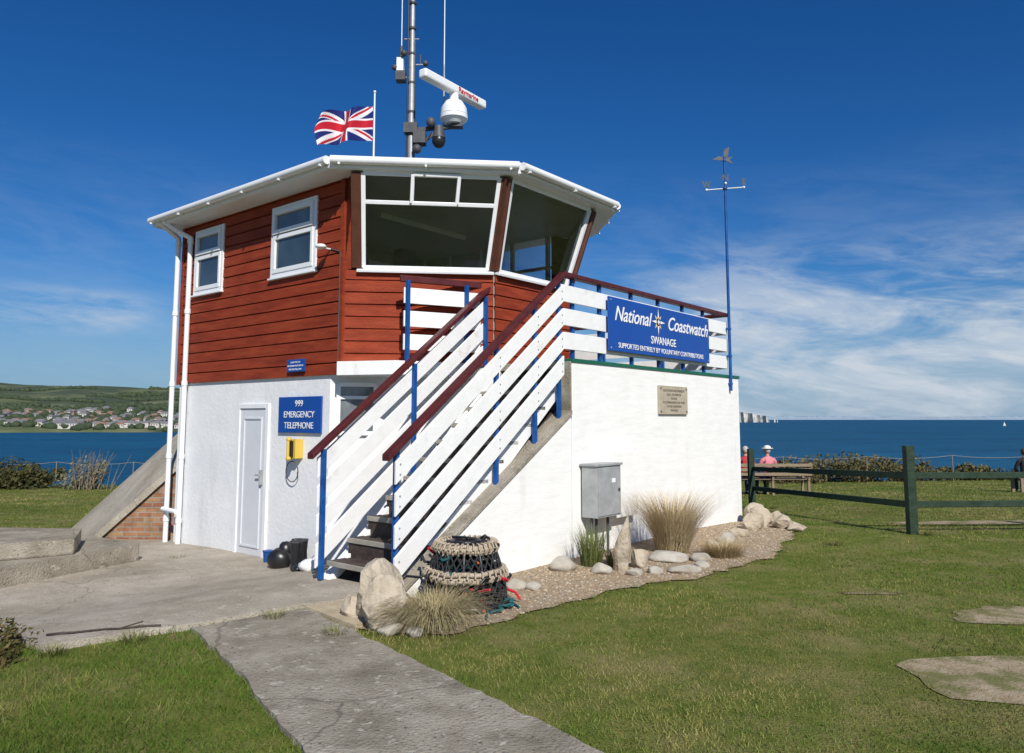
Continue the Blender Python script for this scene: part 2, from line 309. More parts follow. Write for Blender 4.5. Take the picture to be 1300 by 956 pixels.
for (x,y,a,b,c) in [(3.75,11.6,.18,.16,.19),(3.55,11.2,.17,.15,.15),(3.95,11.3,.15,.13,.12),(3.9,12.2,.2,.17,.19),(4.1,11.9,.16,.12,.13),(4.05,11.0,.20,.12,.08),(3.1,10.5,.12,.1,.08)]:
    rock('limestone_boulder',x,y,a,b,c,stone_m,random.uniform(0,3))
# ------------------------------------------------------------------ lookout building
B=grp('coastwatch_lookout_building')
b=MB()
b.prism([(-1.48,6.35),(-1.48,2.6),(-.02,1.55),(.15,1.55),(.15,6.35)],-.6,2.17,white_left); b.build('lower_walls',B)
b=MB(); b.box((0,0,-.5),(4.85,.2,2.275),white_wall); b.box((0.0,1.22,-.5),(.25,1.6,2.1),white_wall); b.box((4.65,.2,-.9),(4.85,6.2,2.275),white_wall)
b.box((2.6,.2,-.9),(4.65,6.2,2.2),white_wall); b.box((-.02,.002,1.6),(.0,.198,2.27),concrete_d); b.build('platform_walls',B,.008)
b=MB(); b.prism([(0.002,.2),(4.65,.2),(4.65,6.2),(0.002,6.2)],2.20,2.285,concrete)
b.prism([(0,1.18),(-.15,1.18),(-1.32,1.62),(-1.62,2.3),(-1.44,2.5),(0,2.5)],2.12,2.284,white_paint); b.build('platform_floor',B)
b=MB(); b.box((-.012,-.015,2.262),(4.865,.21,2.305),green_trim); b.build('wall_top_trim',B)
def clad(b,p,q,z0,z1,bh=.152):
    p=Vector((p[0],p[1],0));q=Vector((q[0],q[1],0));t=(q-p).normalized();nrm=Vector((t.y,-t.x,0)); z=z0
    Z=lambda s:Vector((0,0,s))
    while z<z1-.01:
        zt=min(z+bh,z1); j=random.uniform(-.002,.002); o1=nrm*(.034+j);o2=nrm*.008; zm=z+(zt-z)*.84
        vs=[p+o1+Z(z),q+o1+Z(z),q+nrm*(.031+j)+Z(zm),p+nrm*(.031+j)+Z(zm),p+o2+Z(zt-.006),q+o2+Z(zt-.006),p+Z(z),q+Z(z),q+o2+Z(zt),p+o2+Z(zt)]
        b.add(vs,[(0,1,2,3),(3,2,5,4),(6,7,1,0),(4,5,8,9)],red_wood)
        z=zt
Al=(-1.48,6.35);A=(-1.48,2.38);C=(-.14,1.10);D=(1.50,1.10);E=(2.6,2.2);E2=(2.6,5.2);Fp=(2.6,6.35)
def wall(b,p,q,z0,z1,t,mat):
    p=Vector((*p,0));q=Vector((*q,0));d=(q-p).normalized();n=Vector((d.y,-d.x,0)); a=p-n*t;c=q-n*t
    b.add([(p.x,p.y,z0),(q.x,q.y,z0),(q.x,q.y,z1),(p.x,p.y,z1),(a.x,a.y,z0),(c.x,c.y,z0),(c.x,c.y,z1),(a.x,a.y,z1)],[(0,1,2,3),(5,4,7,6),(3,2,6,7),(1,0,4,5),(0,3,7,4),(1,5,6,2)],mat)
WL=((Al,A,4.60),(A,C,3.43),(C,D,3.43),(D,E,3.43),(E,E2,3.43),(E2,Fp,4.60),(Fp,Al,4.60))
b=MB()
for p,q,z1 in WL: clad(b,p,q,2.14 if p==Al else 2.25,z1)
b.build('red_cladding',B)
b=MB()
for p,q,z1 in WL: wall(b,p,q,2.14,z1,.1,interior)
b.prism([(-1.38,6.25),(-1.38,2.5),(-.1,1.25),(1.45,1.25),(2.5,2.3),(2.5,6.25)],2.29,2.33,interior)
b.box((-1.38,5.3,2.33),(2.5,5.38,4.58),interior)
b.prism([(-1.3,2.45),(-.1,1.3),(1.45,1.3),(2.45,2.3),(2.2,2.55),(1.3,1.65),(0,1.65),(-1.1,2.75)],3.12,3.16,wood_b)
b.box((.2,1.5,3.16),(.6,1.6,3.55),int_dark); b.box((-.75,2.15,3.16),(-.5,2.3,3.80),int_dark); b.box((1.0,1.6,3.16),(1.3,1.7,3.42),int_dark)
b.box((-.45,1.55,3.45),(-.05,1.85,3.52),txt_white); b.ball((-.9,2.9,3.95),(.11,.12,.14),int_dark); b.ball((-.9,2.9,3.50),(.24,.2,.33),int_dark)
b.box((-1.3,5.2,3.4),(-.5,5.3,4.3),int_dark); b.box((.2,5.22,3.3),(.9,5.3,4.4),wood_b); b.box((1.3,5.24,3.7),(2.1,5.3,4.4),txt_white)
b.box((-.3,2.9,2.33),(.3,3.5,3.5),int_dark); b.box((-.2,3.2,4.5),(1.6,3.3,4.58),txt_white); b.box((-1.36,3.4,3.9),(-1.2,4.6,3.95),wood_b)
for k in range(7): b.box((-1.36,3.45+k*.16,3.95),(-1.22,3.5+k*.16+random.uniform(0,.06),4.12+random.uniform(0,.12)),random.choice([int_dark,txt_white,blue_paint,red_m]))
b.build('lookout_room_interior',B)
b=MB()
for (c,z0,z1) in ((A,2.12,4.60),(Al,2.12,4.60)): b.box((c[0]-.045,c[1]-.035,z0),(c[0]+.03,c[1]+.035,z1),red_wood)
zb,zt=3.47,4.57
Bb=Vector((-1.36,2.28,zb)); Cb=Vector((*C,zb)); Db=Vector((*D,zb)); Eb=Vector((*E,zb))
Bt=Vector((-1.60,2.04,zt)); Ct=Vector((-.28,.77,zt)); Dt=Vector((1.64,.77,zt)); Et=Vector((2.86,1.98,zt))
wn=MB(); gl=MB()
def lerp(a,c,t): return a+(c-a)*t
def win(p0,p1,q1,q0,w,transom=None,mull=(),opener=None):
    n=(p1-p0).cross(q0-p0).normalized()
    if n.z>0: n=-n
    a0=lerp(p0,p1,.045);a1=lerp(p0,p1,.955);c0=lerp(q0,q1,.045);c1=lerp(q0,q1,.955)
    for s,e in ((a0,a1),(c0,c1)): wn.beam(s,e,w,.08,n,upvc)
    for s,e in ((a0,c0),(a1,c1)): wn.beam(s,e,w,.083,n,upvc)
    if transom:
        t0=lerp(a0,c0,transom);t1=lerp(a1,c1,transom); wn.beam(t0,t1,w*.85,.078,n,upvc)
        for m in mull: wn.beam(lerp(t0,t1,m),lerp(c0,c1,m),w*.8,.076,n,upvc)
        if opener:
            m0,m1=opener; k=n*.05
            for s,e in ((lerp(t0,t1,m0),lerp(t0,t1,m1)),(lerp(c0,c1,m0),lerp(c0,c1,m1)),(lerp(t0,t1,m0),lerp(c0,c1,m0)),(lerp(t0,t1,m1),lerp(c0,c1,m1))):
                wn.beam(s+k,e+k,w*.7,.05,n,upvc)
    gl.add([a0,a1,c1,c0],[(0,1,2,3)],glass)
    b.beam(p0,q0,.12,.10,n,brown_post); b.beam(p1,q1,.12,.098,n,brown_post)
    wn.beam(p0+n*.04-Vector((0,0,.03)),p1+n*.04-Vector((0,0,.03)),.035,.14,n,upvc)
win(Bb,Cb,Ct,Bt,.06,.70,(.36,.70),(.36,.70))
win(Cb,Db,Dt,Ct,.06)
win(Db,Eb,Et,Dt,.06,None)
for t in (.5,): wn.beam(lerp(Db,Eb,t),lerp(Dt,Et,t),.05,.07,(1,-1,0),upvc)
for v in (2.25,3.0,3.75,4.5,5.17): wn.box((2.54,v-.03,3.43),(2.61,v+.03,4.60),upvc)
wn.box((2.541,2.2,3.43),(2.612,5.2,3.49),upvc); wn.box((2.542,2.2,4.05),(2.611,5.2,4.10),upvc)
gl.add([(2.58,2.2,3.45),(2.58,5.2,3.45),(2.58,5.2,4.6),(2.58,2.2,4.6)],[(0,1,2,3)],glass)
b.add([Vector((*A,3.43)),Bb,Bt,Vector((-1.48,2.38,4.60))],[(0,1,2,3)],red_wood)
b.add([Vector((-1.48,2.38,3.43)),Vector((-1.48,2.38,4.60)),Bt],[(0,1,2)],red_wood)
b.add([Vector((*E,3.43)),Vector((2.6,2.2,4.60)),Et],[(0,1,2)],red_wood)
b.build('corner_boards',B); wn.build('lookout_window_frames',B,.006); gl.build('lookout_window_glass',B)
# roof
Rf=[(-1.85,6.65),(-1.85,2.2),(-.25,.60),(1.93,.60),(2.98,1.65),(2.98,6.65)]
b=MB(); b.prism(Rf,4.585,4.665,upvc,roof_m)
cx=(.65,4.2,4.93); n=len(Rf)
b.add([(*p,4.667) for p in Rf]+[cx],[(i,(i+1)%n,n) for i in range(n)],roof_m)
for i in range(n-1):
    p=Vector((*Rf[i],4.665));q=Vector((*Rf[i+1],4.665));d=(q-p).normalized();nn=Vector((d.y,-d.x,0))
    b.beam(p+nn*.012,q+nn*.012,.14,.03,nn,upvc)
    b.cyl(p+nn*.07+Vector((0,0,.012)),q+nn*.07+Vector((0,0,.012)),.052,.052,12,upvc)
    k=max(2,int((q-p).length/.8))
    for j in range(k+1):
        s=lerp(p,q,(j+.1)/(k+.2)); b.beam(s+nn*.02+Vector((0,0,-.045)),s+nn*.12+Vector((0,0,-.045)),.025,.02,(0,0,1),upvc)
b.build('roof_and_gutter',B)
b=MB()
for (u,v,zt_) in ((-1.56,6.44,4.45),(-1.56,6.06,4.40)):
    b.cyl((u,v,-.5),(u,v,zt_),.038,.038,14,upvc)
    for z in (.05,1.0,2.1,3.2,4.3): b.cyl((u,v,z),(u,v,z+.07),.047,.047,14,upvc)
b.path([(-1.56,6.44,4.43),(-1.80,6.44,4.58),(-1.91,6.44,4.63)],.04,upvc,12); b.path([(-1.56,6.06,4.38),(-1.75,6.2,4.50),(-1.89,6.3,4.63)],.036,upvc,12)
b.path([(-1.6,6.06,.22),(-1.62,6.44,.24)],.035,upvc,12)
b.build('downpipes',B)
b=MB(); b.cyl((-1.50,2.62,3.72),(-1.62,2.62,3.72),.012,.012,8,upvc); b.ball((-1.66,2.62,3.73),(.07,.07,.035),upvc,14,8); b.path([(-1.52,2.60,3.72),(-1.525,2.40,3.66)],.008,dark_metal,6); b.path([(-1.525,2.41,3.66),(-1.525,2.41,2.3)],.008,dark_metal,6); b.build('wall_sensor_lamp',B)
def sidewin(v0,v1,z0,z1,name,tr):
    b=MB(); u=-1.505; f=.06
    b.box((u-.03,v0-.03,z0-.03),(u+.01,v1+.03,z0+.03),upvc)
    b.box((u-.06,v0-.05,z0-.055),(u+.0,v1+.05,z0-.031),upvc)
    b.box((u-.028,v0-.03,z1-.03),(u+.01,v1+.03,z1+.03),upvc)
    for v in (v0,v1): b.box((u-.029,v-.03,z0+.03),(u+.01,v+.03,z1-.03),upvc)
    zm=z0+(z1-z0)*tr
    for (a,c,d,mt) in ((z0+.03,zm,.04,dark_glass),(zm+.012,z1-.03,.055,blind_sky)):
        b.box((u-d,v0+.03,a),(u+.005,v1-.03,a+f),upvc); b.box((u-d,v0+.03,c-f),(u+.005,v1-.03,c),upvc)
        b.box((u-d-.001,v0+.03,a+f),(u+.005,v0+.03+f*.8,c-f),upvc); b.box((u-d-.001,v1-.03-f*.8,a+f),(u+.005,v1-.03,c-f),upvc)
        b.box((u-.012,v0+.03+f*.8,a+f),(u,v1-.03-f*.8,c-f),mt)
    b.build(name,B,.004)
sidewin(2.93,3.88,3.52,4.44,'side_window',.60); sidewin(5.18,5.94,3.50,4.44,'side_window',.60)
b=MB(); p=Vector((-1.48,2.6,0)); q=Vector((-.02,1.55,0)); d=(q-p).normalized(); nn=Vector((d.y,-d.x,0))
s=p+d*.10; e=p+d*.55
def V3(a,z,o=0): return Vector((a.x,a.y,z))+nn*o
for z in (1.42,2.02): b.beam(V3(s,z,.02),V3(e,z,.02),.05,.06,nn,upvc)
for a in (s,e): b.beam(V3(a,1.42,.02),V3(a,2.02,.02),.05,.062,nn,upvc)
b.add([V3(s,1.42,.015),V3(e,1.42,.015),V3(e,2.02,.015),V3(s,2.02,.015)],[(0,1,2,3)],obsc_glass)
b.beam(V3(s,1.86,.02),V3(e,1.86,.02),.04,.05,nn,upvc); b.build('lower_window',B)
door_m=M('door_upvc',(.60,.62,.66),(.64,.66,.69),4,.35,spec=.5)
b=MB(); u=-1.48
b.box((u-.03,3.88,-.26),(u+.02,3.95,1.80),upvc); b.box((u-.03,4.58,-.26),(u+.02,4.65,1.80),upvc); b.box((u-.031,3.95,1.74),(u+.02,4.58,1.80),upvc)
b.box((u-.012,3.955,-.22),(u+.01,4.575,1.735),door_m)
for (z0,z1) in ((-.12,1.62),):
    for (a,c) in (((4.04,z0),(4.49,z0+.03)),((4.04,z1-.03),(4.49,z1)),((4.04,z0+.03),(4.07,z1-.03)),((4.46,z0+.03),(4.49,z1-.03))):
        b.box((u-.026,a[0],a[1]),(u-.011,c[0],c[1]),door_m)
b.box((u-.06,3.985,.72),(u-.013,4.01,.92),grey_metal); b.box((u-.07,3.985,.84),(u-.055,4.10,.86),grey_metal)
b.box((u-.10,3.86,-.32),(u+.0,4.67,-.262),concrete); b.build('white_door',B,.003)
# ------------------------------------------------------------------ staircase
ST=grp('external_staircase'); sl=.757
b=MB(); b.uz([(-2.62,-.3),(-.021,-.3),(-.021,1.64),(-2.62,.05)],0,.2,white_wall); b.uz([(-2.66,.052),(-.021,1.642),(-.021,1.70),(-2.66,.10)],-.02,.22,concrete_d)
b.uz([(-2.6,-.3),(-.021,-.3),(-.021,2.0),(-2.6,.02)],1.14,1.25,white_wall)
b.build('stair_wall',ST,.006)
b=MB()
for i in range(10):
    u0=-2.58+.247*i; z=.19*(i+1)+.03
    b.box((u0+.005,.14,z-.045),(u0+.27,1.12,z),tread_m); b.box((u0-.02,.14,z-.045),(u0+.004,1.12,z+.002),nosing); b.box((u0+.245,.2,z-.045),(u0+.255,1.12,z+.15),tread_m)
b.uz([(-2.58,-.1),(-.03,-.1),(-.03,1.7),(-2.58,-.02)],.21,1.13,tread_m)
for v in (.16,1.10): b.uz([(-2.62,.02),(-2.3,.02),(-.02,1.9),(-.02,2.2)],v-.02,v+.02,white_paint)
b.build('stair_treads',ST,.004)
b=MB()
zs=[(3.17,2.97),(2.89,2.69),(2.61,2.41),(2.33,2.11)]
for k,(zt1,zb1) in enumerate(zs):
    u0,u1=-2.70,-.12; dz=sl*(u1-u0)
    b.uz([(u0,zb1-dz),(u1,zb1),(u1,zt1),(u0,zt1-dz)],.022,.05,white_paint)
    u1i=-.22; b.uz([(u0,zb1-dz),(u1i,zb1-sl*(u1-u1i)),(u1i,zt1-sl*(u1-u1i)),(u0,zt1-dz)],1.155,1.183,white_paint)
    if k<3:
        b.box((-.119,.022,zb1),(4.5,.05,zt1),white_paint); b.box((4.52,.05,zb1),(4.548,4.0,zt1),white_paint)
        p=Vector((-.22,1.18,0)); q=Vector((-1.20,1.60,0))
        b.beam((p.x,p.y,(zt1+zb1)/2),(q.x,q.y,(zt1+zb1)/2),.19,.028,(q-p).cross(Vector((0,0,1))),white_paint)
b.build('rail_boards',ST,.004)
b=MB()
def post(u,v,z0,z1): b.box((u-.022,v-.022,z0),(u+.022,v+.022,z1),blue_paint)
for u in (-2.655,-1.28,-.62,-.16): post(u,.075,max(.12,1.70+.611*(u)-.05) if u>-2.6 else .05,3.25+sl*(u+.12))
for u in (-2.655,-1.45,-.25): post(u,1.13,.05+max(0,(u+2.655)*.75),3.22+sl*(u+.12))
for u in (.12,.72,1.5,2.25,3.0,3.7): post(u,.075,2.28,3.27)
for v in (1.2,2.4,3.6): post(4.49,v,2.28,3.27)
for t in (.25,.97): post(-.22-.98*t,1.18+.42*t-.03,2.2,3.25)
b.build('rail_posts',ST,.003)
b=MB()
b.uz([(-2.80,3.27+sl*(-2.70)),(-.10,3.27),(-.10,3.33),(-2.80,3.33+sl*(-2.70))],.0,.105,maroon)
b.uz([(-2.80,3.25+sl*(-2.70)),(-.15,3.23),(-.15,3.29),(-2.80,3.31+sl*(-2.70))],1.10,1.20,maroon)
b.box((-.10,0,3.27),(4.56,.105,3.325),maroon); b.box((4.46,.106,3.27),(4.56,4.0,3.325),maroon)
b.beam((-.14,1.15,3.27),(-1.24,1.62,3.27),.05,.08,(0,0,1),maroon)
b.build('handrails',ST,.008)
b=MB()
for k,(zt1,zb1) in enumerate(zs):
    for u in (-2.655,-1.28,-.62,-.16):
        z=(zt1+zb1)/2+sl*(u+.12)
        for dz_ in (-.045,.045): b.cyl((u,.022,z+dz_),(u,.016,z+dz_),.009,.009,8,grey_metal)
b.build('rail_bolts',ST)
# ------------------------------------------------------------------ signs
fr=(R(90),0,0); lr=(R(90),0,R(-90))
G=grp('national_coastwatch_sign'); b=MB(); b.box((.76,-.045,2.45),(3.66,-.02,3.14),sign_blue)
for u in (.8,3.62):
    for z in (2.49,3.10): b.cyl((u,-.045,z),(u,-.052,z),.012,.012,8,grey_metal)
b.build('board',G,.004)
text('National',.27,(1.34,-.05,2.93),fr,txt_white,G,'text_national',.35,bold=.002); text('Coastwatch',.27,(2.94,-.05,2.93),fr,txt_white,G,'text_coastwatch',.35,bold=.002)
text('SWANAGE',.15,(2.18,-.05,2.665),fr,txt_white,G,'text_swanage',bold=.001); text('SUPPORTED ENTIRELY BY VOLUNTARY CONTRIBUTIONS',.095,(2.2,-.05,2.53),fr,txt_white,G,'text_support',bold=.0)
b=MB()
def star(cx,cz,r1,r2,k,y,mat,off=0):
    pts=[]
    for i in range(2*k):
        a=math.pi*i/k+off; rr=r1 if i%2==0 else r2; pts.append((cx+rr*math.sin(a),y,cz+rr*math.cos(a)))
    b.add(pts,[list(range(2*k))[::-1]],mat)
gold=M('gold',(.70,.52,.25),rough=.5)
star(2.03,2.93,.13,.045,4,-.048,gold,math.pi/4); star(2.03,2.93,.19,.038,4,-.052,txt_white); b.cyl((2.03,-.046,2.93),(2.03,-.056,2.93),.055,.055,16,black); star(2.03,2.93,.045,.02,4,-.058,txt_white)
b.build('compass_emblem',G)
G=grp('emergency_telephone_sign'); b=MB(); b.box((-1.515,2.73,1.42),(-1.49,3.64,1.88),sign_blue); b.build('board',G,.003)
text('999',.115,(-1.52,3.185,1.79),lr,txt_white,G,'text_999'); text('EMERGENCY',.115,(-1.52,3.185,1.65),lr,txt_white,G,'text_emergency'); text('TELEPHONE',.115,(-1.52,3.185,1.51),lr,txt_white,G,'text_telephone')
G=grp('small_information_sign'); b=MB(); b.box((-1.555,3.05,2.20),(-1.53,3.42,2.36),sign_blue); b.build('board',G,.002)
for i,tx in enumerate(('COASTWATCH','NATIONAL INSTITUTION','VISITORS WELCOME')): text(tx,.030,(-1.56,3.235,2.32-.045*i),lr,txt_white,G,'text_line',ext=.001)
G=grp('emergency_telephone'); b=MB(); b.box((-1.60,3.12,1.10),(-1.485,3.28,1.34),yellow)
b.box((-1.63,3.16,1.12),(-1.60,3.25,1.32),black); b.cyl((-1.65,3.205,1.10),(-1.65,3.205,1.34),.02,.02,10,yellow); b.ball((-1.64,3.205,1.34),(.035,.035,.03),yellow); b.ball((-1.64,3.205,1.10),(.035,.035,.03),yellow)
pts=[(-1.53,3.28+.13*math.sin(a)*1.0,.93+.13*math.cos(a)) for a in np.linspace(-.3,5.2,22)]
b.path(pts,.007,black,6); b.build('phone_body',G,.006)
G=grp('stone_plaque'); b=MB(); b.box((2.05,-.035,1.66),(2.90,.0-.002,2.06),plaque_m)
for u in (2.09,2.86):
    for z in (1.70,2.02): b.cyl((u,-.035,z),(u,-.042,z),.014,.014,8,dark_metal)
b.build('slab',G,.006)
for i,tx in enumerate(('THIS STATION WAS OPENED BY','H.R.H.  THE PRINCESS','PATRON','TO COMMEMORATE THE WORK','OF THE VOLUNTEERS','SWANAGE')): text(tx,.045,(2.475,-.037,1.99-.055*i),fr,plaque_t,G,'inscription',ext=.001)
G=grp('meter_box'); b=MB(); b.box((.14,-.24,.46),(.66,-.03,1.05),grey_metal); b.box((.16,-.252,.48),(.64,-.24,1.03),grey_metal); b.box((.12,-.26,1.05),(.68,-.01,1.075),grey_metal)
b.cyl((.60,-.262,.76),(.60,-.25,.76),.02,.02,10,dark_metal); b.box((.44,-.256,.85),(.52,-.252,.90),txt_white)
for u in (.2,.3,.55): b.cyl((u,-.12,-.1),(u,-.12,.46),.018,.018,8,dark_metal)
b.box((.67,-.13,.40),(1.25,-.0-.002,1.19),white_wall); b.build('cabinet',G,.006)
# ------------------------------------------------------------------ weather vane
G=grp('weather_vane_pole'); b=MB(); u,v=4.47,-.03
b.cyl((u,v,2.05),(u,v,5.95),.026,.02,12,blue_paint)
for z in (2.15,2.6,3.05): b.box((u-.04,v-.02,z),(u+.04,v+.04,z+.03),blue_paint)
zc=5.42
for d in ((1,0),(0,1)):
    a=R(25); dx,dy=d[0]*math.cos(a)-d[1]*math.sin(a),d[0]*math.sin(a)+d[1]*math.cos(a)
    b.cyl((u-dx*.3,v-dy*.3,zc),(u+dx*.3,v+dy*.3,zc),.010,.010,8,upvc)
    for s in (-1,1): b.ball((u+dx*.3*s,v+dy*.3*s,zc),.022,upvc,8,6)
b.ball((u,v,zc),.04,blue_paint,10,8); b.ball((u,v,5.90),.03,blue_paint,10,8)
b.cyl((u,v,5.85),(u,v,5.98),.01,.01,8,dark_metal)
for poly in ([(-.22,5.92),(-.10,5.98),(.02,5.95),(.16,5.97),(.10,5.92),(.16,5.85),(.02,5.90)],[(-.02,5.95),(.0,6.09),(.10,6.14),(.07,5.97)]):
    vs=[(u+x*cu*.9+.0,v-x*su*.9,z) for x,z in poly]; b.add(vs,[list(range(len(vs)))],dark_metal); b.add([(p[0]+.006,p[1]+.006,p[2]) for p in vs],[list(range(len(vs)))[::-1]],dark_metal)
b.build('pole_and_vane',G)
for (tx,dx,dy) in (('S',.3,0),('E',0,-.3),('W',0,.3),('N',-.3,0)):
    a=R(25); text(tx,.14,(u+dx*math.cos(a)-dy*math.sin(a),v+dx*math.sin(a)+dy*math.cos(a),zc+.09),(R(90),0,R(-50)),dark_metal,G,'compass_letter',ext=.004,bold=.004)
# ------------------------------------------------------------------ flag
G=grp('union_flag_on_pole',False); b=MB(); fx,fy=-2.0,10.6
b.cyl((fx,fy,4.7),(fx,fy,6.32),.016,.012,10,upvc); b.ball((fx,fy,6.34),.022,upvc,8,6)
b.build('flag_pole',G)
nx_,ny_=110,56; vs=[];fs=[];mi=[]
fl=.88;fh=.52
for j in range(ny_+1):
    for i in range(nx_+1):
        s=i/nx_;t=j/ny_
        X=fx-.02-fl*s*.90+.03*math.sin(t*4+s*9)*s; Yo=fy+.14*min(1,s*2.5)*math.sin(s*10.5+t*1.6)+.05*s; Z=6.12-fh*(1-t)*(1-.12*s)-.13*s*s+.05*min(1,s*2)*math.sin(s*9+.6+t*1.1)
        vs.append((X,Yo,Z+.02*math.sin(t*5+s*6)*s))
def uj(s,t):
    x=(s-.5)*2;y=(t-.5); ax,ay=abs(x),abs(y)
    if ax<.1 or ay<.1: return 0
    if ax<.167 or ay<.167: return 2
    dd=(ay-ax*.5)/1.118
    if abs(dd)<.10:
        sg=1 if (x>0)!=(y>0) else -1
        if 0<dd*sg<.066: return 0
        return 2
    return 1
for j in range(ny_):
    for i in range(nx_):
        a=j*(nx_+1)+i; fs.append((a,a+1,a+nx_+2,a+nx_+1)); mi.append(uj((i+.5)/nx_,(j+.5)/ny_))
me=bpy.data.meshes.new('flag_cloth'); me.from_pydata(vs,[],fs)
for m in (red_m,blue_m,wht_m): me.materials.append(m)
me.polygons.foreach_set('material_index',mi); me.polygons.foreach_set('use_smooth',[True]*len(fs)); o=bpy.data.objects.new('flag_cloth',me); bpy.context.collection.objects.link(o); o.parent=G
# ------------------------------------------------------------------ mast with radar
G=grp('radio_mast',False); b=MB(); mx_,my_=-1.49,10.8
b.cyl((mx_,my_,4.6),(mx_,my_,7.0),.052,.048,12,galv); b.cyl((mx_,my_,7.0),(mx_,my_,8.4),.038,.032,12,galv)
b.cyl((mx_-.06,my_-.04,4.7),(mx_-.055,my_-.04,8.2),.011,.011,6,black); b.cyl((mx_+.055,my_-.04,4.7),(mx_+.05,my_-.03,7.2),.009,.009,6,black)
for z in (5.3,5.75,6.1,6.55,7.0,7.4,7.8): b.cyl((mx_,my_,z),(mx_,my_,z+.03),.058,.058,10,dark_metal)
b.box((mx_-.22,my_-.08,6.72),(mx_-.12,my_+.06,6.93),upvc); b.box((mx_-.23,my_-.1,6.58),(mx_-.09,my_+.05,6.72),dark_metal); b.cyl((mx_-.16,my_,6.93),(mx_-.16,my_,7.14),.04,.02,10,dark_metal)
b.ball((mx_-.25,my_-.06,6.78),.045,dark_metal,8,6); b.ball((mx_-.11,my_-.1,6.98),.05,dark_metal,8,6)
b.cyl((mx_-.15,my_,6.65),(mx_,my_,6.65),.015,.015,8,galv); b.cyl((mx_-.16,my_,7.0),(mx_-.16,my_,9.3),.008,.005,6,upvc)
b.cyl((mx_,my_,6.85),(mx_+.2,my_,6.85),.012,.012,8,galv); b.ball((mx_+.2,my_,6.87),.045,dark_metal,8,6); b.cyl((mx_+.12,my_,6.85),(mx_+.12,my_,7.0),.012,.02,8,dark_metal)
b.cyl((mx_-.12,my_,7.25),(mx_+.1,my_,7.25),.01,.01,8,galv)
b.beam((mx_,my_,5.84),(mx_+.72,my_,5.90),.06,.05,(0,0,1),dark_metal); b.beam((mx_,my_,5.50),(mx_+.40,my_,5.84),.035,.03,(0,1,0),dark_metal)
b.box((mx_+.04,my_-.1,5.62),(mx_+.22,my_+.08,5.80),dark_metal); b.box((mx_-.1,my_-.09,5.78),(mx_+.1,my_+.05,5.93),dark_metal); b.ball((mx_+.30,my_-.08,5.93),(.07,.07,.08),dark_metal,10,8)
b.box((mx_+.60,my_-.07,5.88),(mx_+.76,my_+.07,5.98),dark_metal)
b.cyl((mx_+.42,my_-.1,5.86),(mx_+.42,my_-.1,5.68),.06,.10,14,dark_metal); b.ball((mx_+.42,my_-.1,5.64),(.10,.10,.11),black,14,10)
b.ball((mx_+.10,my_-.1,5.52),.07,dark_metal,10,8); b.path([(mx_+.3,my_-.02,5.80),(mx_+.2,my_-.04,5.60),(mx_+.05,my_-.04,5.5)],.012,black,6)
b.cyl((mx_+.47,my_+.1,5.9),(mx_+.47,my_+.1,6.9),.016,.012,8,galv); b.cyl((mx_+.47,my_+.1,6.9),(mx_+.47,my_+.1,9.5),.009,.005,6,upvc)
b.build('mast_pole',G)
b=MB(); rx,ry=mx_+.63,my_
b.cyl((rx,ry,5.93),(rx,ry,6.0),.13,.19,24,upvc); b.cyl((rx,ry,6.0),(rx,ry,6.06),.205,.205,24,upvc); b.cyl((rx,ry,6.07),(rx,ry,6.17),.20,.19,24,upvc); b.cyl((rx,ry,6.17),(rx,ry,6.27),.19,.13,24,upvc); b.cyl((rx,ry,6.27),(rx,ry,6.40),.07,.07,16,upvc)
d=Vector((.585,.811,0)); c=Vector((rx,ry,6.46)); b.beam(c-d*.70,c+d*.70,.14,.13,(0,0,1),upvc)
b.build('radar_scanner',G,.025)
text('Raymarine',.11,(rx+d.x*.25+.811*.076,ry+d.y*.25-.585*.076,6.46),(R(90),0,math.atan2(.811,.585)),red_m,G,'radar_lettering',bold=.001)
# ------------------------------------------------------------------ left ramp, slabs
G=grp('brick_and_concrete_ramp',False)
b=MB()
F=[(-6.62,12.0,-.42),(-5.15,12.0,-.7),(-5.15,12.0,.92)]; Bk=[(-8.1,13.7,-.62),(-5.15,13.7,-.7),(-5.15,13.7,2.1)]
b.add(F+Bk,[(0,1,2),(4,3,5),(1,4,5,2)],brick)
F=[(-6.75,11.94,-.46),(-5.15,11.94,1.00)];Bk=[(-8.2,13.8,-.64),(-5.15,13.8,2.17)]
lo=lambda p:(p[0],p[1],p[2]-.13)
vs=[F[0],F[1],Bk[1],Bk[0],lo(F[0]),lo(F[1]),lo(Bk[1]),lo(Bk[0])]
b.add(vs,[(0,1,2,3),(4,5,1,0),(5,6,2,1),(6,7,3,2),(7,4,0,3)],concrete); b.build('ramp_body',G)
G=grp('concrete_steps',False); b=MB()
b.prism([(-6.6,5.8),(-4.79,9.96),(-6.4,11.0),(-12,11.4),(-12,5.5)],-.9,.0,concrete_d); b.prism([(-5.18,9.15),(-5.55,9.95),(-12,10.5),(-12,7.6),(-6.3,8.35)],.0-.002,.19,concrete_d); b.build('slabs',G,.03)
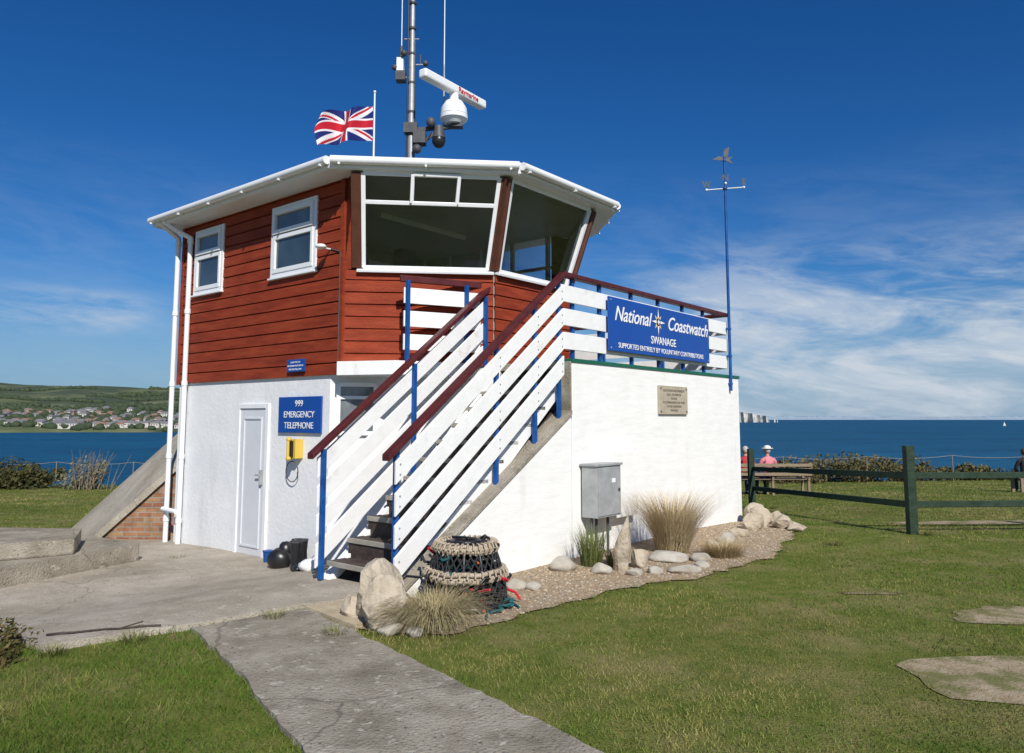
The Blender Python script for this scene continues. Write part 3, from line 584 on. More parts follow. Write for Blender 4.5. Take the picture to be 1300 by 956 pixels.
# ------------------------------------------------------------------ fence
G=grp('green_post_and_rail_fence',False); b=MB()
posts=[(5.0,16.0),(5.58,10.75),(8.5,10.9),(11.4,11.1),(14.3,11.3)]
for (x,y) in posts:
    z=gz(x,y); b.box((x-.06,y-.06,z-.3),(x+.06,y+.06,z+1.22),fence_green)
for (p,q) in zip(posts[:-1],posts[1:]):
    for h0 in (.80,.40):
        b.beam((p[0],p[1]+.08,gz(*p)+h0),(q[0],q[1]+.08,gz(*q)+h0),.09,.04,(0,1,0) if p[1]<15 else (1,.1,0),fence_green)
b.build('posts_and_rails',G,.008)
G=grp('rope_fence',False); b=MB(); xs_=np.arange(-34,36,3.2)
tops=[]
for x in xs_:
    y=30.0+.5*math.sin(x*.2); z=gz(x,y); b.cyl((x,y,z-.2),(x,y,z+1.02),.018,.018,6,wood_b); tops.append((x,y,z+1.0))
for a,c in zip(tops[:-1],tops[1:]):
    pts=[(a[0]+(c[0]-a[0])*t,a[1]+(c[1]-a[1])*t,a[2]+(c[2]-a[2])*t-.10*4*t*(1-t)) for t in np.linspace(0,1,6)]; b.path(pts,.006,rope_t,5)
b.build('posts_and_rope',G)
# ------------------------------------------------------------------ tufts & bushes
def tuftset(name,items):
    vs=[];fs=[];cs=[]
    for (cx,cy,n,rad,h,spread,droop,c1,c2,wd) in items:
      for k in range(n):
        a=random.uniform(0,6.283); r0=rad*random.random()**.6; x0=cx+math.cos(a)*r0*.5;y0=cy+math.sin(a)*r0*.5; a2=a+random.gauss(0,.5)
        L=h*random.uniform(.6,1.1); sp=spread*random.uniform(.2,1)*L; dr=droop*random.uniform(.5,1.2)
        t_=random.random(); col=[c1[i]*(1-t_)+c2[i]*t_ for i in range(3)]
        px=-math.sin(a2)*wd/2;py=math.cos(a2)*wd/2; z0=gz(x0,y0); prev=None
        for s in range(6):
            t=s/5; X=x0+math.cos(a2)*sp*t**1.4; Y=y0+math.sin(a2)*sp*t**1.4; Z=z0+L*(t-dr*t*t*t); Z=max(Z,z0+.01); w=1-t*.85
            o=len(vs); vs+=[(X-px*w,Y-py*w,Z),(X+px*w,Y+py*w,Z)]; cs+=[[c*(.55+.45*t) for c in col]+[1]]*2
            if prev is not None: fs.append((prev,prev+1,o+1,o))
            prev=o
    me=bpy.data.meshes.new(name); me.from_pydata(vs,[],fs); ca=me.color_attributes.new('Col','FLOAT_COLOR','POINT'); ca.data.foreach_set('color',np.array(cs).ravel()); me.materials.append(grass_blade)
    o=bpy.data.objects.new(name,me); bpy.context.collection.objects.link(o)
def tuft(name,*a): tuftset(name,[a])
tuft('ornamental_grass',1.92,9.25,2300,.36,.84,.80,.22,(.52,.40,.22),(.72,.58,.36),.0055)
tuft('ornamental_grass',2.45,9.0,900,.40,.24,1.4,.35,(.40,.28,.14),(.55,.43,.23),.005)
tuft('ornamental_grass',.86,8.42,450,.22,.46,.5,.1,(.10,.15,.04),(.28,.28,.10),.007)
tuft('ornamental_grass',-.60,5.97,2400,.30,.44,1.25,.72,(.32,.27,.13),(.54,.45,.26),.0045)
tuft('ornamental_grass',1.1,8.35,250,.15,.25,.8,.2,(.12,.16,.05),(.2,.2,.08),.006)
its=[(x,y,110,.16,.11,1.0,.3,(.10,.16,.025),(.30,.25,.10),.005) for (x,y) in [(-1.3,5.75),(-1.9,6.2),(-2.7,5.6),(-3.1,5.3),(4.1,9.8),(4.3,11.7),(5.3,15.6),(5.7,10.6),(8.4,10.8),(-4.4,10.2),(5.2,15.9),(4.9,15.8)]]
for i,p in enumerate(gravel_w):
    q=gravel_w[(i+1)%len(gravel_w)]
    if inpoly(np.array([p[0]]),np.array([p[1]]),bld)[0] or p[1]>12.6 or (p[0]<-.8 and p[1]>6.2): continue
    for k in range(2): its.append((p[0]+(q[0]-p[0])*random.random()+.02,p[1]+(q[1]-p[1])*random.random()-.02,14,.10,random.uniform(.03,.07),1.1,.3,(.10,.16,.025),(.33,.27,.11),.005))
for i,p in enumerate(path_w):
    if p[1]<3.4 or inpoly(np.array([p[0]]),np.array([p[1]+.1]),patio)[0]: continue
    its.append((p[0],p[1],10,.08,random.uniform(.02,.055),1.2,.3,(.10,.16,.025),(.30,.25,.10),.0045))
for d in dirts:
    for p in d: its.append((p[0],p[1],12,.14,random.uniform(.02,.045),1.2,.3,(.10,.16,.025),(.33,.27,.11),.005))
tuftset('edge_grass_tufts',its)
def bush(name,blobs,n,size,c1,c2):
    vs=[];fs=[];cs=[]
    for (x,y,z,rx,ry,rz) in blobs:
        m=int(n/len(blobs)); subs=[(random.gauss(0,.5),random.gauss(0,.5),random.uniform(-.1,.8),random.uniform(.25,.5)) for _ in range(14)]
        for k in range(m):
            sb=random.choice(subs); d=Vector((random.gauss(0,1),random.gauss(0,1),random.gauss(0,1))).normalized()*sb[3]*random.random()**.4
            c=Vector((x+(sb[0]+d.x)*rx,y+(sb[1]+d.y)*ry,z+max(0,(sb[2]+d.z))*rz)); nr=Vector((random.gauss(0,1),random.gauss(0,1),random.gauss(0,1))).normalized(); a=nr.orthogonal().normalized()*size*random.uniform(.5,1.3); bb=nr.cross(a)*.5
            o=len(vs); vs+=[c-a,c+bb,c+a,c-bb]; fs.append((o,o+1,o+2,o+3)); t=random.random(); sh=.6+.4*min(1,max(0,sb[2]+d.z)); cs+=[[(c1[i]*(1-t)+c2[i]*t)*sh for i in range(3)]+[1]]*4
    me=bpy.data.meshes.new(name); me.from_pydata(vs,[],fs); ca=me.color_attributes.new('Col','FLOAT_COLOR','POINT'); ca.data.foreach_set('color',np.array(cs).ravel()); me.materials.append(grass_blade)
    o=bpy.data.objects.new(name,me); bpy.context.collection.objects.link(o)
def gb(x,y,rx,ry,rz): return (x,y,gz(x,y)-.15,rx,ry,rz)
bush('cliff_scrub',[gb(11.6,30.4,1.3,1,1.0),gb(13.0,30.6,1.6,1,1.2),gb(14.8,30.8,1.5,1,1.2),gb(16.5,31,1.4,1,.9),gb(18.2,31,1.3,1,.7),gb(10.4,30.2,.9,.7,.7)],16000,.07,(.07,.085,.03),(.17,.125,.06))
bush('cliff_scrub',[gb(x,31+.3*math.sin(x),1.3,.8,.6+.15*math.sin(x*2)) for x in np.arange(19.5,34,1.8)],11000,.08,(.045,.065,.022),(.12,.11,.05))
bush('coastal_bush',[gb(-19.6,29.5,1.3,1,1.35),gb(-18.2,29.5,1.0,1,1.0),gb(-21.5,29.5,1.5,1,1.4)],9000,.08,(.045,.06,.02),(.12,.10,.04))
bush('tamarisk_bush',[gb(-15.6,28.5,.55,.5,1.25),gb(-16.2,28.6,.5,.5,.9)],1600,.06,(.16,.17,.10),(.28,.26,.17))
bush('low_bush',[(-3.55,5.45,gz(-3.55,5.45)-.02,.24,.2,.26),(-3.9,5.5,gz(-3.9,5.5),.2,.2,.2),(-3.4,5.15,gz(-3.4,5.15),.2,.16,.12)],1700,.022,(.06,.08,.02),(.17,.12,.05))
b=MB()
for k in range(60):
    x=-15.7+random.gauss(0,.35);y=28.5+random.gauss(0,.3);z=gz(x,y); b.cyl((x,y,z),(x+random.gauss(0,.35),y+random.gauss(0,.2),z+random.uniform(.8,1.5)),.012,.004,4,wood_b)
b.build('tamarisk_twigs',bpy.data.objects['tamarisk_bush'])
# ------------------------------------------------------------------ lobster pot
G=grp('lobster_pot',False); b=MB(); lx,ly=-.40,6.72; lz=gz(lx,ly)+.02
def ring(z,r,tr,mat,n=36,wave=0):
    pts=[(lx+math.cos(a)*(r+wave*math.sin(a*9)),ly+math.sin(a)*(r+wave*math.sin(a*9)),lz+z+wave*math.sin(a*7)) for a in np.linspace(0,2*math.pi,n+1)]; b.path(pts,tr,mat,8)
def prof(t): return .36-.02*t-.10*t*t
for z,mat,tr in ((.02,black,.03),(.24,rope_t,.026),(.29,rope_t,.02),(.47,rope_t,.026),(.50,rope_t,.02)): ring(z,prof(z/.5),tr,mat,40,.006)
ring(.52,.12,.02,black)
for zz_ in (.265,.485):
    r=prof(zz_/.5)
    for k in range(34):
        a=2*math.pi*k/34; pts=[(lx+math.cos(a+t*.12)*(r+.045*math.cos(t*3.14*2)),ly+math.sin(a+t*.12)*(r+.045*math.cos(t*3.14*2)),lz+zz_+.05*math.sin(t*3.14*2)) for t in np.linspace(0,1,7)]; b.path(pts,.009,rope_t,5)
for k in range(30):
    for sgn in (-1,1):
        pts=[]
        for t in np.linspace(0,1,7):
            a=2*math.pi*k/30+sgn*t*1.1; r=prof(t); pts.append((lx+math.cos(a)*r,ly+math.sin(a)*r,lz+.5*t))
        b.path(pts,.008,net_d,4)
for k in range(12):
    a=2*math.pi*k/12; b.path([(lx+math.cos(a)*prof(t)*.98,ly+math.sin(a)*prof(t)*.98,lz+.5*t) for t in np.linspace(0,1,5)],.014,black,6)
    b.path([(lx+math.cos(a)*.26,ly+math.sin(a)*.26,lz+.5),(lx+math.cos(a)*.12,ly+math.sin(a)*.12,lz+.52)],.008,net_d,5)
b.cyl((lx,ly,lz-.01),(lx,ly,lz+.02),.34,.34,24,net_d)
cols_=[red_m,net_d,black,net_d,M('teal_rope',(.015,.10,.11),rough=.8),M('orange_rope',(.40,.09,.03),rough=.8),net_d,black,net_d,black,net_d]
for k in range(190):
    a=random.uniform(0,6.28); r=random.uniform(.05,.28); p=Vector((lx+math.cos(a)*r,ly+math.sin(a)*r,lz+random.uniform(.03,.44))); m=cols_[random.randrange(11)]
    pts=[p]
    for _ in range(5): pts.append(pts[-1]+Vector((random.gauss(0,.05),random.gauss(0,.05),random.gauss(0,.03))))
    b.path(pts,.012,m,5)
for k in range(12):
    a=random.uniform(0,6.28); pts=[Vector((lx+.36*math.cos(a*.12+5.4),ly+.36*math.sin(a*.12+5.4),lz+.03))]
    for _ in range(5): pts.append(pts[-1]+Vector((random.gauss(0,.05),random.gauss(0,.05),random.gauss(0,.015))))
    b.path([(p[0],p[1],max(p[2],lz+.01)) for p in pts],.010,cols_[4],5)
b.build('pot_frame_and_net',G)
# ------------------------------------------------------------------ boots and bag by wall
def boot(name,u,v,rot):
    x,y,_=W(u,v); z=gz(x,y)+.05; b=MB()
    prof_=[(0,0,.02,.055,.05),(0,0,.10,.05,.048),(0,.005,.2,.055,.052),(0,.01,.32,.068,.06)]
    for a,c in zip(prof_[:-1],prof_[1:]): b.cyl((a[0],a[1],a[2]),(c[0],c[1],c[2]),a[3],c[3],12,black,False)
    b.ball((0,-.10,.045),(.048,.10,.045),black); b.ball((0,-.01,.04),(.05,.07,.05),black); b.box((-.05,-.20,-.0),(.05,.07,.018),black); b.cyl((0,.01,.318),(0,.01,.335),.071,.071,12,dark_metal,False)
    o=b.build(name); o.location=(x,y,z); o.rotation_euler=(0,0,rot); return o
boot('wellington_boot',-1.68,2.9,.6); boot('wellington_boot',-1.72,2.74,.9); boot('wellington_boot',-1.95,2.55,.4)
b=MB(); x,y,_=W(-1.78,3.12); b.ball((0,0,.10),(.15,.12,.14),black,12,8,.08); b.ball((.06,.04,.2),(.09,.07,.11),black,10,7,.1); o=b.build('black_bag'); o.location=(x,y,gz(x,y)+.05)
b=MB(); x,y,_=W(-2.0,2.2); b.ball((0,0,.05),(.13,.10,.07),txt_white,14,8,.15); b.ball((.08,.05,.1),(.07,.06,.09),txt_white,12,8,.15); o=b.build('white_cloth_bundle'); o.location=(x,y,gz(x,y)+.05)
b=MB(); b.cyl((0,0,0),(0,0,.14),.05,.06,12,blue_paint); b.cyl((0,0,.13),(0,0,.145),.066,.066,12,blue_paint); o=b.build('blue_pot'); x,y,_=W(-1.62,3.62); o.location=(x,y,gz(x,y)+.05)
b=MB(); pts=[]
for k in range(9): pts.append((-3.35+k*.09,5.62+k*.03+.012*math.sin(k*2.1),gz(-3.35+k*.09,5.62+k*.03)+.060))
b.path(pts,.008,tread_m,6); b.path([pts[5],(pts[5][0]+.12,pts[5][1]+.12,pts[5][2]+.02)],.005,tread_m,5); b.build('fallen_stick')
# ------------------------------------------------------------------ bench and people
G=grp('wooden_bench',False); b=MB(); bx0,bx1,by=5.95,7.85,20.5; bz_=gz(6.9,20.5)
for x in (bx0,6.9,bx1):
    for yy_ in (by-.22,by+.22): b.box((x-.03,yy_-.03,bz_-.1),(x+.03,yy_+.03,bz_+.42),wood_b)
    b.beam((x,by-.24,bz_+.40),(x,by-.34,bz_+.86),.06,.05,(0,1,0),wood_b)
    b.box((x-.035,by-.28,bz_+.60),(x+.035,by+.26,bz_+.64),wood_b); b.box((x-.03,by+.18,bz_+.42),(x+.03,by+.24,bz_+.60),wood_b)
for k in range(4): b.box((bx0-.05,by-.22+k*.12,bz_+.42),(bx1+.05,by-.13+k*.12,bz_+.445),wood_b)
for k in range(3): b.box((bx0-.05,by-.335+.0-k*.025,bz_+.53+k*.12),(bx1+.05,by-.31-k*.025,bz_+.61+k*.12),wood_b)
b.build('bench_frame',G,.005)
skin=M('skin',(.48,.27,.19),rough=.6)
def person(name,x,y,z,shirt,trous,hair,hat,rot=0):
    G=bpy.data.objects.new(name,None); bpy.context.collection.objects.link(G); G.location=(x,y,z); G.rotation_euler=(0,0,rot)
    def sk(nm,verts,edges,rad,mat,root=0):
        me=bpy.data.meshes.new(nm); me.from_pydata(verts,edges,[]); me.materials.append(mat); o=bpy.data.objects.new(nm,me); bpy.context.collection.objects.link(o); o.parent=G
        m=o.modifiers.new('s','SKIN'); m.use_smooth_shade=True
        for i,r in enumerate(rad): me.skin_vertices[0].data[i].radius=r if hasattr(r,'__len__') else (r,r)
        me.skin_vertices[0].data[root].use_root=True
        s=o.modifiers.new('ss','SUBSURF'); s.levels=1; s.render_levels=2; return o
    sk('torso_and_arms',[(0,0,.50),(0,-.04,.68),(0,-.06,.86),(0,-.03,.98),(0,0,1.06),(-.17,-.05,.95),(-.24,.02,.74),(-.15,.22,.60),(.17,-.05,.95),(.24,.02,.74),(.15,.22,.60)],[(0,1),(1,2),(2,3),(3,4),(3,5),(5,6),(6,7),(3,8),(8,9),(9,10)],[(.16,.12),(.15,.11),(.17,.11),(.12,.09),.055,.065,.048,.036,.065,.048,.036],shirt)
    sk('legs',[(0,0,.50),(-.10,.06,.50),(-.12,.46,.50),(-.12,.44,.08),(.10,.06,.50),(.12,.46,.50),(.12,.44,.08)],[(0,1),(1,2),(2,3),(0,4),(4,5),(5,6)],[(.15,.10),.09,.065,.045,.09,.065,.045],trous)
    b=MB()
    b.cyl((0,0,1.02),(0,.01,1.13),.055,.05,12,skin); b.ball((0,.02,1.20),(.075,.095,.115),skin,16,12); b.ball((0,.115,1.19),(.014,.02,.02),skin,8,6)
    for s in (-1,1): b.ball((s*.077,.01,1.19),(.012,.022,.03),skin,8,6); b.ball((s*.03,.105,1.215),(.012,.008,.008),black,6,5); b.ball((s*.12,.52,.04),(.045,.13,.045),black,10,8)
    b.ball((0,.105,1.145),(.022,.008,.006),red_m,8,5); b.ball((0,-.005,1.225),(.085,.10,.105),hair,14,10)
    if hat: b.ball((0,0,1.28),(.098,.11,.07),hat,16,8); b.cyl((0,0,1.262),(0,0,1.272),.155,.15,20,hat)
    for s in (-1,1):
        px=s*.14; b.ball((px,.26,.59),(.035,.05,.018),skin,10,6)
        for f in range(4): b.path([(px+(f-1.5)*.018,.29,.595),(px+(f-1.5)*.019,.335-.008*abs(f-1.5),.59),(px+(f-1.5)*.019,.36-.01*abs(f-1.5),.572)],.008,skin,6)
        b.path([(px-s*.03,.25,.595),(px-s*.055,.285,.59),(px-s*.058,.31,.58)],.009,skin,6)
    b.build('head_and_hands',G)
pink=M('pink_cloth',(.62,.20,.24),(.68,.25,.28),9,.85); navy=M('navy_cloth',(.03,.04,.09),rough=.85); dkc=M('dark_jacket',(.035,.03,.035),rough=.9); hairw=M('grey_hair',(.45,.42,.38),rough=.9); hairb=M('brown_hair',(.10,.06,.035),rough=.9); redc=M('red_cloth',(.40,.04,.05),rough=.85); cream=M('cream_hat',(.72,.70,.64),rough=.9)
person('seated_woman',6.87,20.55,bz_-.03,pink,navy,hairw,cream,.1); person('seated_man',6.28,20.55,bz_-.03,redc,navy,hairw,None,-.05)
G=grp('wooden_bench',False); b=MB(); zz=gz(14.8,22.0)-.02
for x in (14.5,16.0):
    for yy_ in (21.8,22.2): b.box((x-.04,yy_-.03,zz-.1),(x+.04,yy_+.03,zz+.42),wood_b)
for k in range(4): b.box((14.42,21.78+k*.12,zz+.42),(16.1,21.87+k*.12,zz+.445),wood_b)
b.build('bench_frame',G)
person('seated_visitor',14.76,22.0,zz-.05,dkc,navy,hairb,None,-.3)
# ------------------------------------------------------------------ sea and distance
def seamat():
    m=bpy.data.materials.new('sea_water'); m.use_nodes=True; N=m.node_tree.nodes; L=m.node_tree.links; b=N['Principled BSDF']
    tc=N.new('ShaderNodeTexCoord')
    def nz_(sx,sy,d=9):
        mp=N.new('ShaderNodeMapping'); mp.inputs['Scale'].default_value=(sx,sy,1); L.new(tc.outputs['Object'],mp.inputs[0])
        n=N.new('ShaderNodeTexNoise'); n.inputs['Scale'].default_value=1; n.inputs['Detail'].default_value=d; n.inputs['Roughness'].default_value=.7; L.new(mp.outputs[0],n.inputs[0]); return n.outputs[0]
    a=nz_(.004,.012); c=nz_(.05,.12,6)
    ad=N.new('ShaderNodeMath'); ad.operation='MULTIPLY_ADD'; L.new(c,ad.inputs[0]); ad.inputs[1].default_value=.55; 
    ml=N.new('ShaderNodeMath'); ml.operation='MULTIPLY'; ml.inputs[1].default_value=.5; L.new(a,ml.inputs[0]); L.new(ml.outputs[0],ad.inputs[2])
    r=N.new('ShaderNodeValToRGB'); r.color_ramp.elements[0].position=.38; r.color_ramp.elements[1].position=.66; r.color_ramp.elements[0].color=(.005,.040,.095,1); r.color_ramp.elements[1].color=(.014,.11,.205,1)
    L.new(ad.outputs[0],r.inputs[0]); L.new(r.outputs[0],b.inputs['Base Color']); b.inputs['Roughness'].default_value=.5; b.inputs['Specular IOR Level'].default_value=.06
    n2=N.new('ShaderNodeTexNoise'); n2.inputs['Scale'].default_value=.6; n2.inputs['Detail'].default_value=6; mp2=N.new('ShaderNodeMapping'); mp2.inputs['Scale'].default_value=(.5,1,1); L.new(tc.outputs['Object'],mp2.inputs[0]); L.new(mp2.outputs[0],n2.inputs[0])
    bp=N.new('ShaderNodeBump'); bp.inputs['Strength'].default_value=.8; bp.inputs['Distance'].default_value=.9; L.new(n2.outputs[0],bp.inputs['Height']); L.new(bp.outputs[0],b.inputs['Normal'])
    return m
b=MB(); b.add([(-40000,30,-13),(40000,30,-13),(40000,42000,-13),(-40000,42000,-13)],[(0,1,2,3)],seamat()); b.build('sea')
hillm=M('hazed_hill_fields',(.08,.105,.045),(.145,.155,.08),.02,.95,c3=(.05,.07,.038),s3=.007,f3=(.46,.55))  # field greens with a slight blue for distance haze put into the colour
def H(x,y):
    sh=811+14*np.sin(x*.013)+8*np.sin(x*.05)
    base=-14+np.clip(y-sh,-10,900)*.118; z=np.where(y>1450,base-(y-1450)*.1,base)
    z=z+ss(sh-2,sh+6,y)*3+ss(900,1400,y)*(6*np.sin(x*.006+2)+2.5*np.sin(x*.021+y*.004))+1.2*np.sin(x*.04)*np.sin(y*.03)*ss(850,900,y)
    return -18+(z+18)*ss(150,-420,x)
gridmesh('hills',np.linspace(-2000,200,180),np.concatenate([np.linspace(795,830,12),np.linspace(840,2100,90)]),H,hillm)
wall_w=M('house_white',(.54,.52,.48),rough=.9); wall_b=M('house_brick',(.30,.20,.15),rough=.9); roof_r=M('house_roof',(.22,.14,.11),rough=.9); roof_g=M('house_slate',(.16,.16,.17),rough=.9)
b=MB(); r_=random.Random(3)
def house(x,y,w,d,h,mw,mr,z=None):
    z=float(H(np.array(x),np.array(y)))-1 if z is None else z
    b.box((x-w/2,y-d/2,z),(x+w/2,y+d/2,z+h),mw)
    b.add([(x-w/2-.4,y-d/2-.4,z+h),(x+w/2+.4,y-d/2-.4,z+h),(x+w/2+.4,y+d/2+.4,z+h),(x-w/2-.4,y+d/2+.4,z+h),(x-w/2*.6,y,z+h+2.4),(x+w/2*.6,y,z+h+2.4)],[(0,1,5,4),(1,2,5),(2,3,4,5),(3,0,4)],mr)
    for k in range(int(w/3)): b.box((x-w/2+1+k*3,y-d/2-.12,z+h-2.2),(x-w/2+2.2+k*3,y-d/2-.02,z+h-1),dark_glass)
for k in range(130):
    yy_=845+r_.random()**1.2*150; xx_=-(r_.uniform(.40,.75))*yy_; house(xx_,yy_,r_.uniform(5,11),7,r_.uniform(3.5,5.5),r_.choice([wall_w,wall_w,wall_w,wall_b]),r_.choice([roof_r,roof_g,roof_g]))
for k in range(40):
    yy_=838+r_.random()*12; xx_=-(r_.uniform(.42,.72))*yy_; house(xx_,yy_,r_.uniform(6,12),6,r_.uniform(4,6),wall_w,r_.choice([roof_r,roof_g,roof_g]))
house(-492,835,40,14,6,wall_w,roof_g); house(-545,838,22,12,5,wall_w,roof_g)
b.build('seaside_town')
tv=MB(); tm=M('distant_foliage',(.03,.05,.027),(.06,.08,.04),.15,.95)
for k in range(560):
    yy_=826+r_.random()**1.2*260; xx_=-(r_.uniform(.38,.80))*yy_; s=r_.uniform(2.5,6); tv.ball((xx_,yy_,float(H(np.array(xx_),np.array(yy_)))+s*.3),(s*1.2,s,s*.8),tm,7,5,.25)
for row in range(11):
    yy0=r_.uniform(1050,1420); xa=-r_.uniform(.4,.8)*yy0; sl_=r_.uniform(-.5,.5)
    for k in range(28):
        xx_=xa+k*7; y2=yy0+k*7*sl_; s=r_.uniform(2.5,5.5); tv.ball((xx_,y2,float(H(np.array(xx_),np.array(y2)))+s*.3),(s*1.3,s,s*.8),tm,6,4,.25)
tv.build('distant_trees')
chalk=M('chalk_cliff',(.42,.42,.41),(.56,.56,.54),.03,.9,c3=(.26,.29,.24),s3=.05,f3=(.5,.6)); farl=M('hazed_far_coast',(.20,.27,.34),(.24,.31,.38),.002,.95); capg=M('cliff_top_grass',(.12,.17,.11),(.17,.21,.14),.02,.95)  # far coast's bluish grey is distance haze mixed into its base colour
b=MB(); y0=3000
prof_=[(700,36)]
for i in range(44):
    x=760+i*6.0; t=i/43; prof_.append((x,(36*(1-t)**.55+3)*(1+.07*math.sin(i*1.3)+.05*math.sin(i*2.9))))
prof_.append((1024,-13))
vs=[]
for i,(x,z) in enumerate(prof_): vs+=[(x,y0+22*math.sin(i*.9)+9*math.sin(i*2.3),-14),(x+1.5*math.sin(x),y0+22*math.sin(i*.9)+9*math.sin(i*2.3)+8,z),(x,y0+260,z+4)]
for i in range(len(prof_)-1): b.add([vs[3*i],vs[3*i+3],vs[3*i+4],vs[3*i+1]],[(0,1,2,3)],chalk); b.add([vs[3*i+1],vs[3*i+4],vs[3*i+5],vs[3*i+2]],[(0,1,2,3)],capg)
for (xa,w_,zt_) in ((1030,7,1),(1042,4,-5)): b.add([(xa,2990,-14),(xa+w_,2990,-14),(xa+w_*.8,2992,zt_),(xa+w_*.3,2992,zt_+2),(xa,3000,-14),(xa+w_,3000,-14)],[(0,1,2,3),(1,5,2),(0,3,4),(4,3,2,5)],chalk)
b.build('chalk_cliffs')
b=MB(); hz=[]; x=2300.0; xs2=[]
while x<11000:
    base=20+6*math.sin(x*.0021)+3*math.sin(x*.0063)
    if x>6200: base*=max(.35,1-(x-6200)/4500)
    dens=.55 if 3600<x<6400 else .2
    z=base+(r_.uniform(3,13) if r_.random()<dens else 0); w_=r_.uniform(18,60); xs2+= [x,x+w_]; hz+=[z,z]; x+=w_
yb=9800
for i in range(len(xs2)-1):
    if xs2[i+1]-xs2[i]<.01: continue
    b.add([(xs2[i],yb,-14),(xs2[i+1],yb,-14),(xs2[i+1],yb+60,hz[i+1]),(xs2[i],yb+60,hz[i])],[(0,1,2,3)],farl); b.add([(xs2[i],yb+60,hz[i]),(xs2[i+1],yb+60,hz[i+1]),(xs2[i+1],yb+600,hz[i+1]-2),(xs2[i],yb+600,hz[i]-2)],[(0,1,2,3)],farl)
b.build('far_coast_town')
sail=M('sail_white',(.7,.7,.7),rough=.6)
for (x,y,s) in ((1010,1560,.9),):
    b=MB(); b.add([(x-3*s,y,-13),(x+3*s,y,-13),(x+3.6*s,y,-12.2),(x-3.4*s,y,-12.2)],[(0,1,2,3)],sail); b.add([(x-2.5*s,y,-11.8),(x+.1,y,-11.8),(x+.2,y,-13+9.5*s)],[(0,1,2)],sail); b.add([(x+.4,y+.2,-11.8),(x+3*s,y+.2,-11.8),(x+.4,y+.2,-13+8*s)],[(0,1,2)],sail); b.cyl((x+.2,y,-12.5),(x+.2,y,-13+10*s),.12,.1,6,sail); b.build('sailing_boat')
# ------------------------------------------------------------------ sky / sun
az=R(16); el=R(38); sd=Vector((math.sin(az)*math.cos(el),-math.cos(az)*math.cos(el),math.sin(el)))
w=bpy.data.worlds.new('World'); S.world=w; w.use_nodes=True; N=w.node_tree.nodes; L=w.node_tree.links; bg=N['Background']
sky=N.new('ShaderNodeTexSky'); sky.sky_type='NISHITA'; sky.sun_disc=False; sky.sun_elevation=el; sky.sun_rotation=math.atan2(sd.x,sd.y); sky.air_density=1.0; sky.dust_density=.2; sky.ozone_density=4.0
hs=N.new('ShaderNodeHueSaturation'); hs.inputs['Saturation'].default_value=1.28; L.new(sky.outputs[0],hs.inputs['Color'])
mul=N.new('ShaderNodeMix'); mul.data_type='RGBA'; mul.blend_type='MULTIPLY'; mul.inputs[0].default_value=1; L.new(hs.outputs[0],mul.inputs[6]); mul.inputs[7].default_value=(.40,.66,.90,1)
tc=N.new('ShaderNodeTexCoord'); sp_=N.new('ShaderNodeSeparateXYZ'); L.new(tc.outputs['Generated'],sp_.inputs[0])
def math_(op,a,c=None,clamp=False):
    n=N.new('ShaderNodeMath'); n.operation=op; n.use_clamp=clamp
    for i,q in enumerate((a,c)):
        if q is None: continue
        if isinstance(q,(int,float)): n.inputs[i].default_value=q
        else: L.new(q,n.inputs[i])
    return n.outputs[0]
def sm(v,a,c):
    n=N.new('ShaderNodeMapRange'); n.interpolation_type='SMOOTHSTEP'; L.new(v,n.inputs[0]); n.inputs[1].default_value=a; n.inputs[2].default_value=c; return n.outputs[0]
azn=math_('ARCTAN2',sp_.outputs[0],sp_.outputs[1]); eln=sp_.outputs[2]
hz_=N.new('ShaderNodeMix'); hz_.data_type='RGBA'; L.new(math_('MULTIPLY',sm(eln,.20,-.01),.80),hz_.inputs[0]); L.new(mul.outputs[2],hz_.inputs[6]); hz_.inputs[7].default_value=(2.5,4.0,6.0,1)
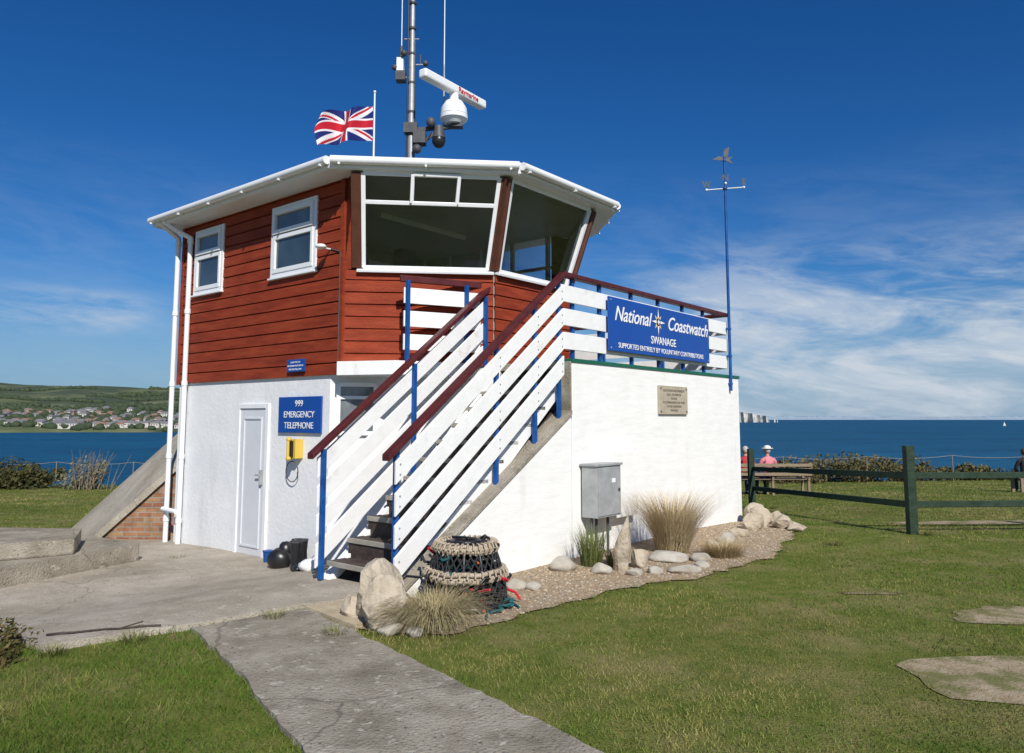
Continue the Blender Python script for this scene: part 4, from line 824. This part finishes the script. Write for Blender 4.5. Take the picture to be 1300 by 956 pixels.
def noise2(sx,sy,sh,dist,scale):
    cb=N.new('ShaderNodeCombineXYZ'); L.new(math_('MULTIPLY',azn,sx),cb.inputs[0]); L.new(math_('ADD',math_('MULTIPLY',eln,sy),math_('MULTIPLY',azn,sh)),cb.inputs[1])
    q=N.new('ShaderNodeTexNoise'); q.inputs['Scale'].default_value=scale; q.inputs['Detail'].default_value=10; q.inputs['Roughness'].default_value=.62; q.inputs['Distortion'].default_value=dist; L.new(cb.outputs[0],q.inputs[0]); return q.outputs[0]
n1=noise2(3.2,11,1.2,.6,1.5); n2=noise2(5.0,22,2.4,.9,2.3)
cl=math_('ADD',math_('ADD',math_('MULTIPLY',sm(n1,.36,.64),.72),math_('MULTIPLY',sm(n2,.40,.72),.35)),math_('MULTIPLY',sm(eln,.12,.03),.16),True)
right=math_('MULTIPLY',sm(azn,.02,.30),math_('MULTIPLY',sm(eln,-.03,.01),sm(eln,.24,.13)))
lft=math_('MULTIPLY',math_('MULTIPLY',sm(azn,-.64,-.56),sm(azn,-.42,-.50)),math_('MULTIPLY',sm(eln,.09,.115),sm(eln,.155,.13)))
wisp=math_('MULTIPLY',math_('MULTIPLY',sm(eln,.0,.05),sm(eln,.34,.22)),.10)
mask=math_('ADD',math_('ADD',math_('MULTIPLY',right,.90),math_('MULTIPLY',lft,.75)),wisp,True)
fac=math_('MULTIPLY',cl,mask,True)
cm=N.new('ShaderNodeMix'); cm.data_type='RGBA'; L.new(fac,cm.inputs[0]); L.new(hz_.outputs[2],cm.inputs[6]); cm.inputs[7].default_value=(6.4,7.1,8.0,1)
L.new(cm.outputs[2],bg.inputs[0]); bg.inputs[1].default_value=.09
sl_=bpy.data.lights.new('sun','SUN'); sl_.energy=5.0; sl_.angle=R(.53); sl_.color=(1,.955,.88); so=bpy.data.objects.new('sun',sl_); bpy.context.collection.objects.link(so); so.rotation_euler=sd.to_track_quat('Z','Y').to_euler()
# ------------------------------------------------------------------ camera
cam=bpy.data.cameras.new('camera'); cam.sensor_width=36; cam.lens=960/1300*36; cam.shift_y=-44.5/1300; cam.clip_start=.1; cam.clip_end=90000
co=bpy.data.objects.new('camera',cam); co.location=(0,0,1.6); co.rotation_euler=(R(95.83),0,0); bpy.context.collection.objects.link(co); S.camera=co
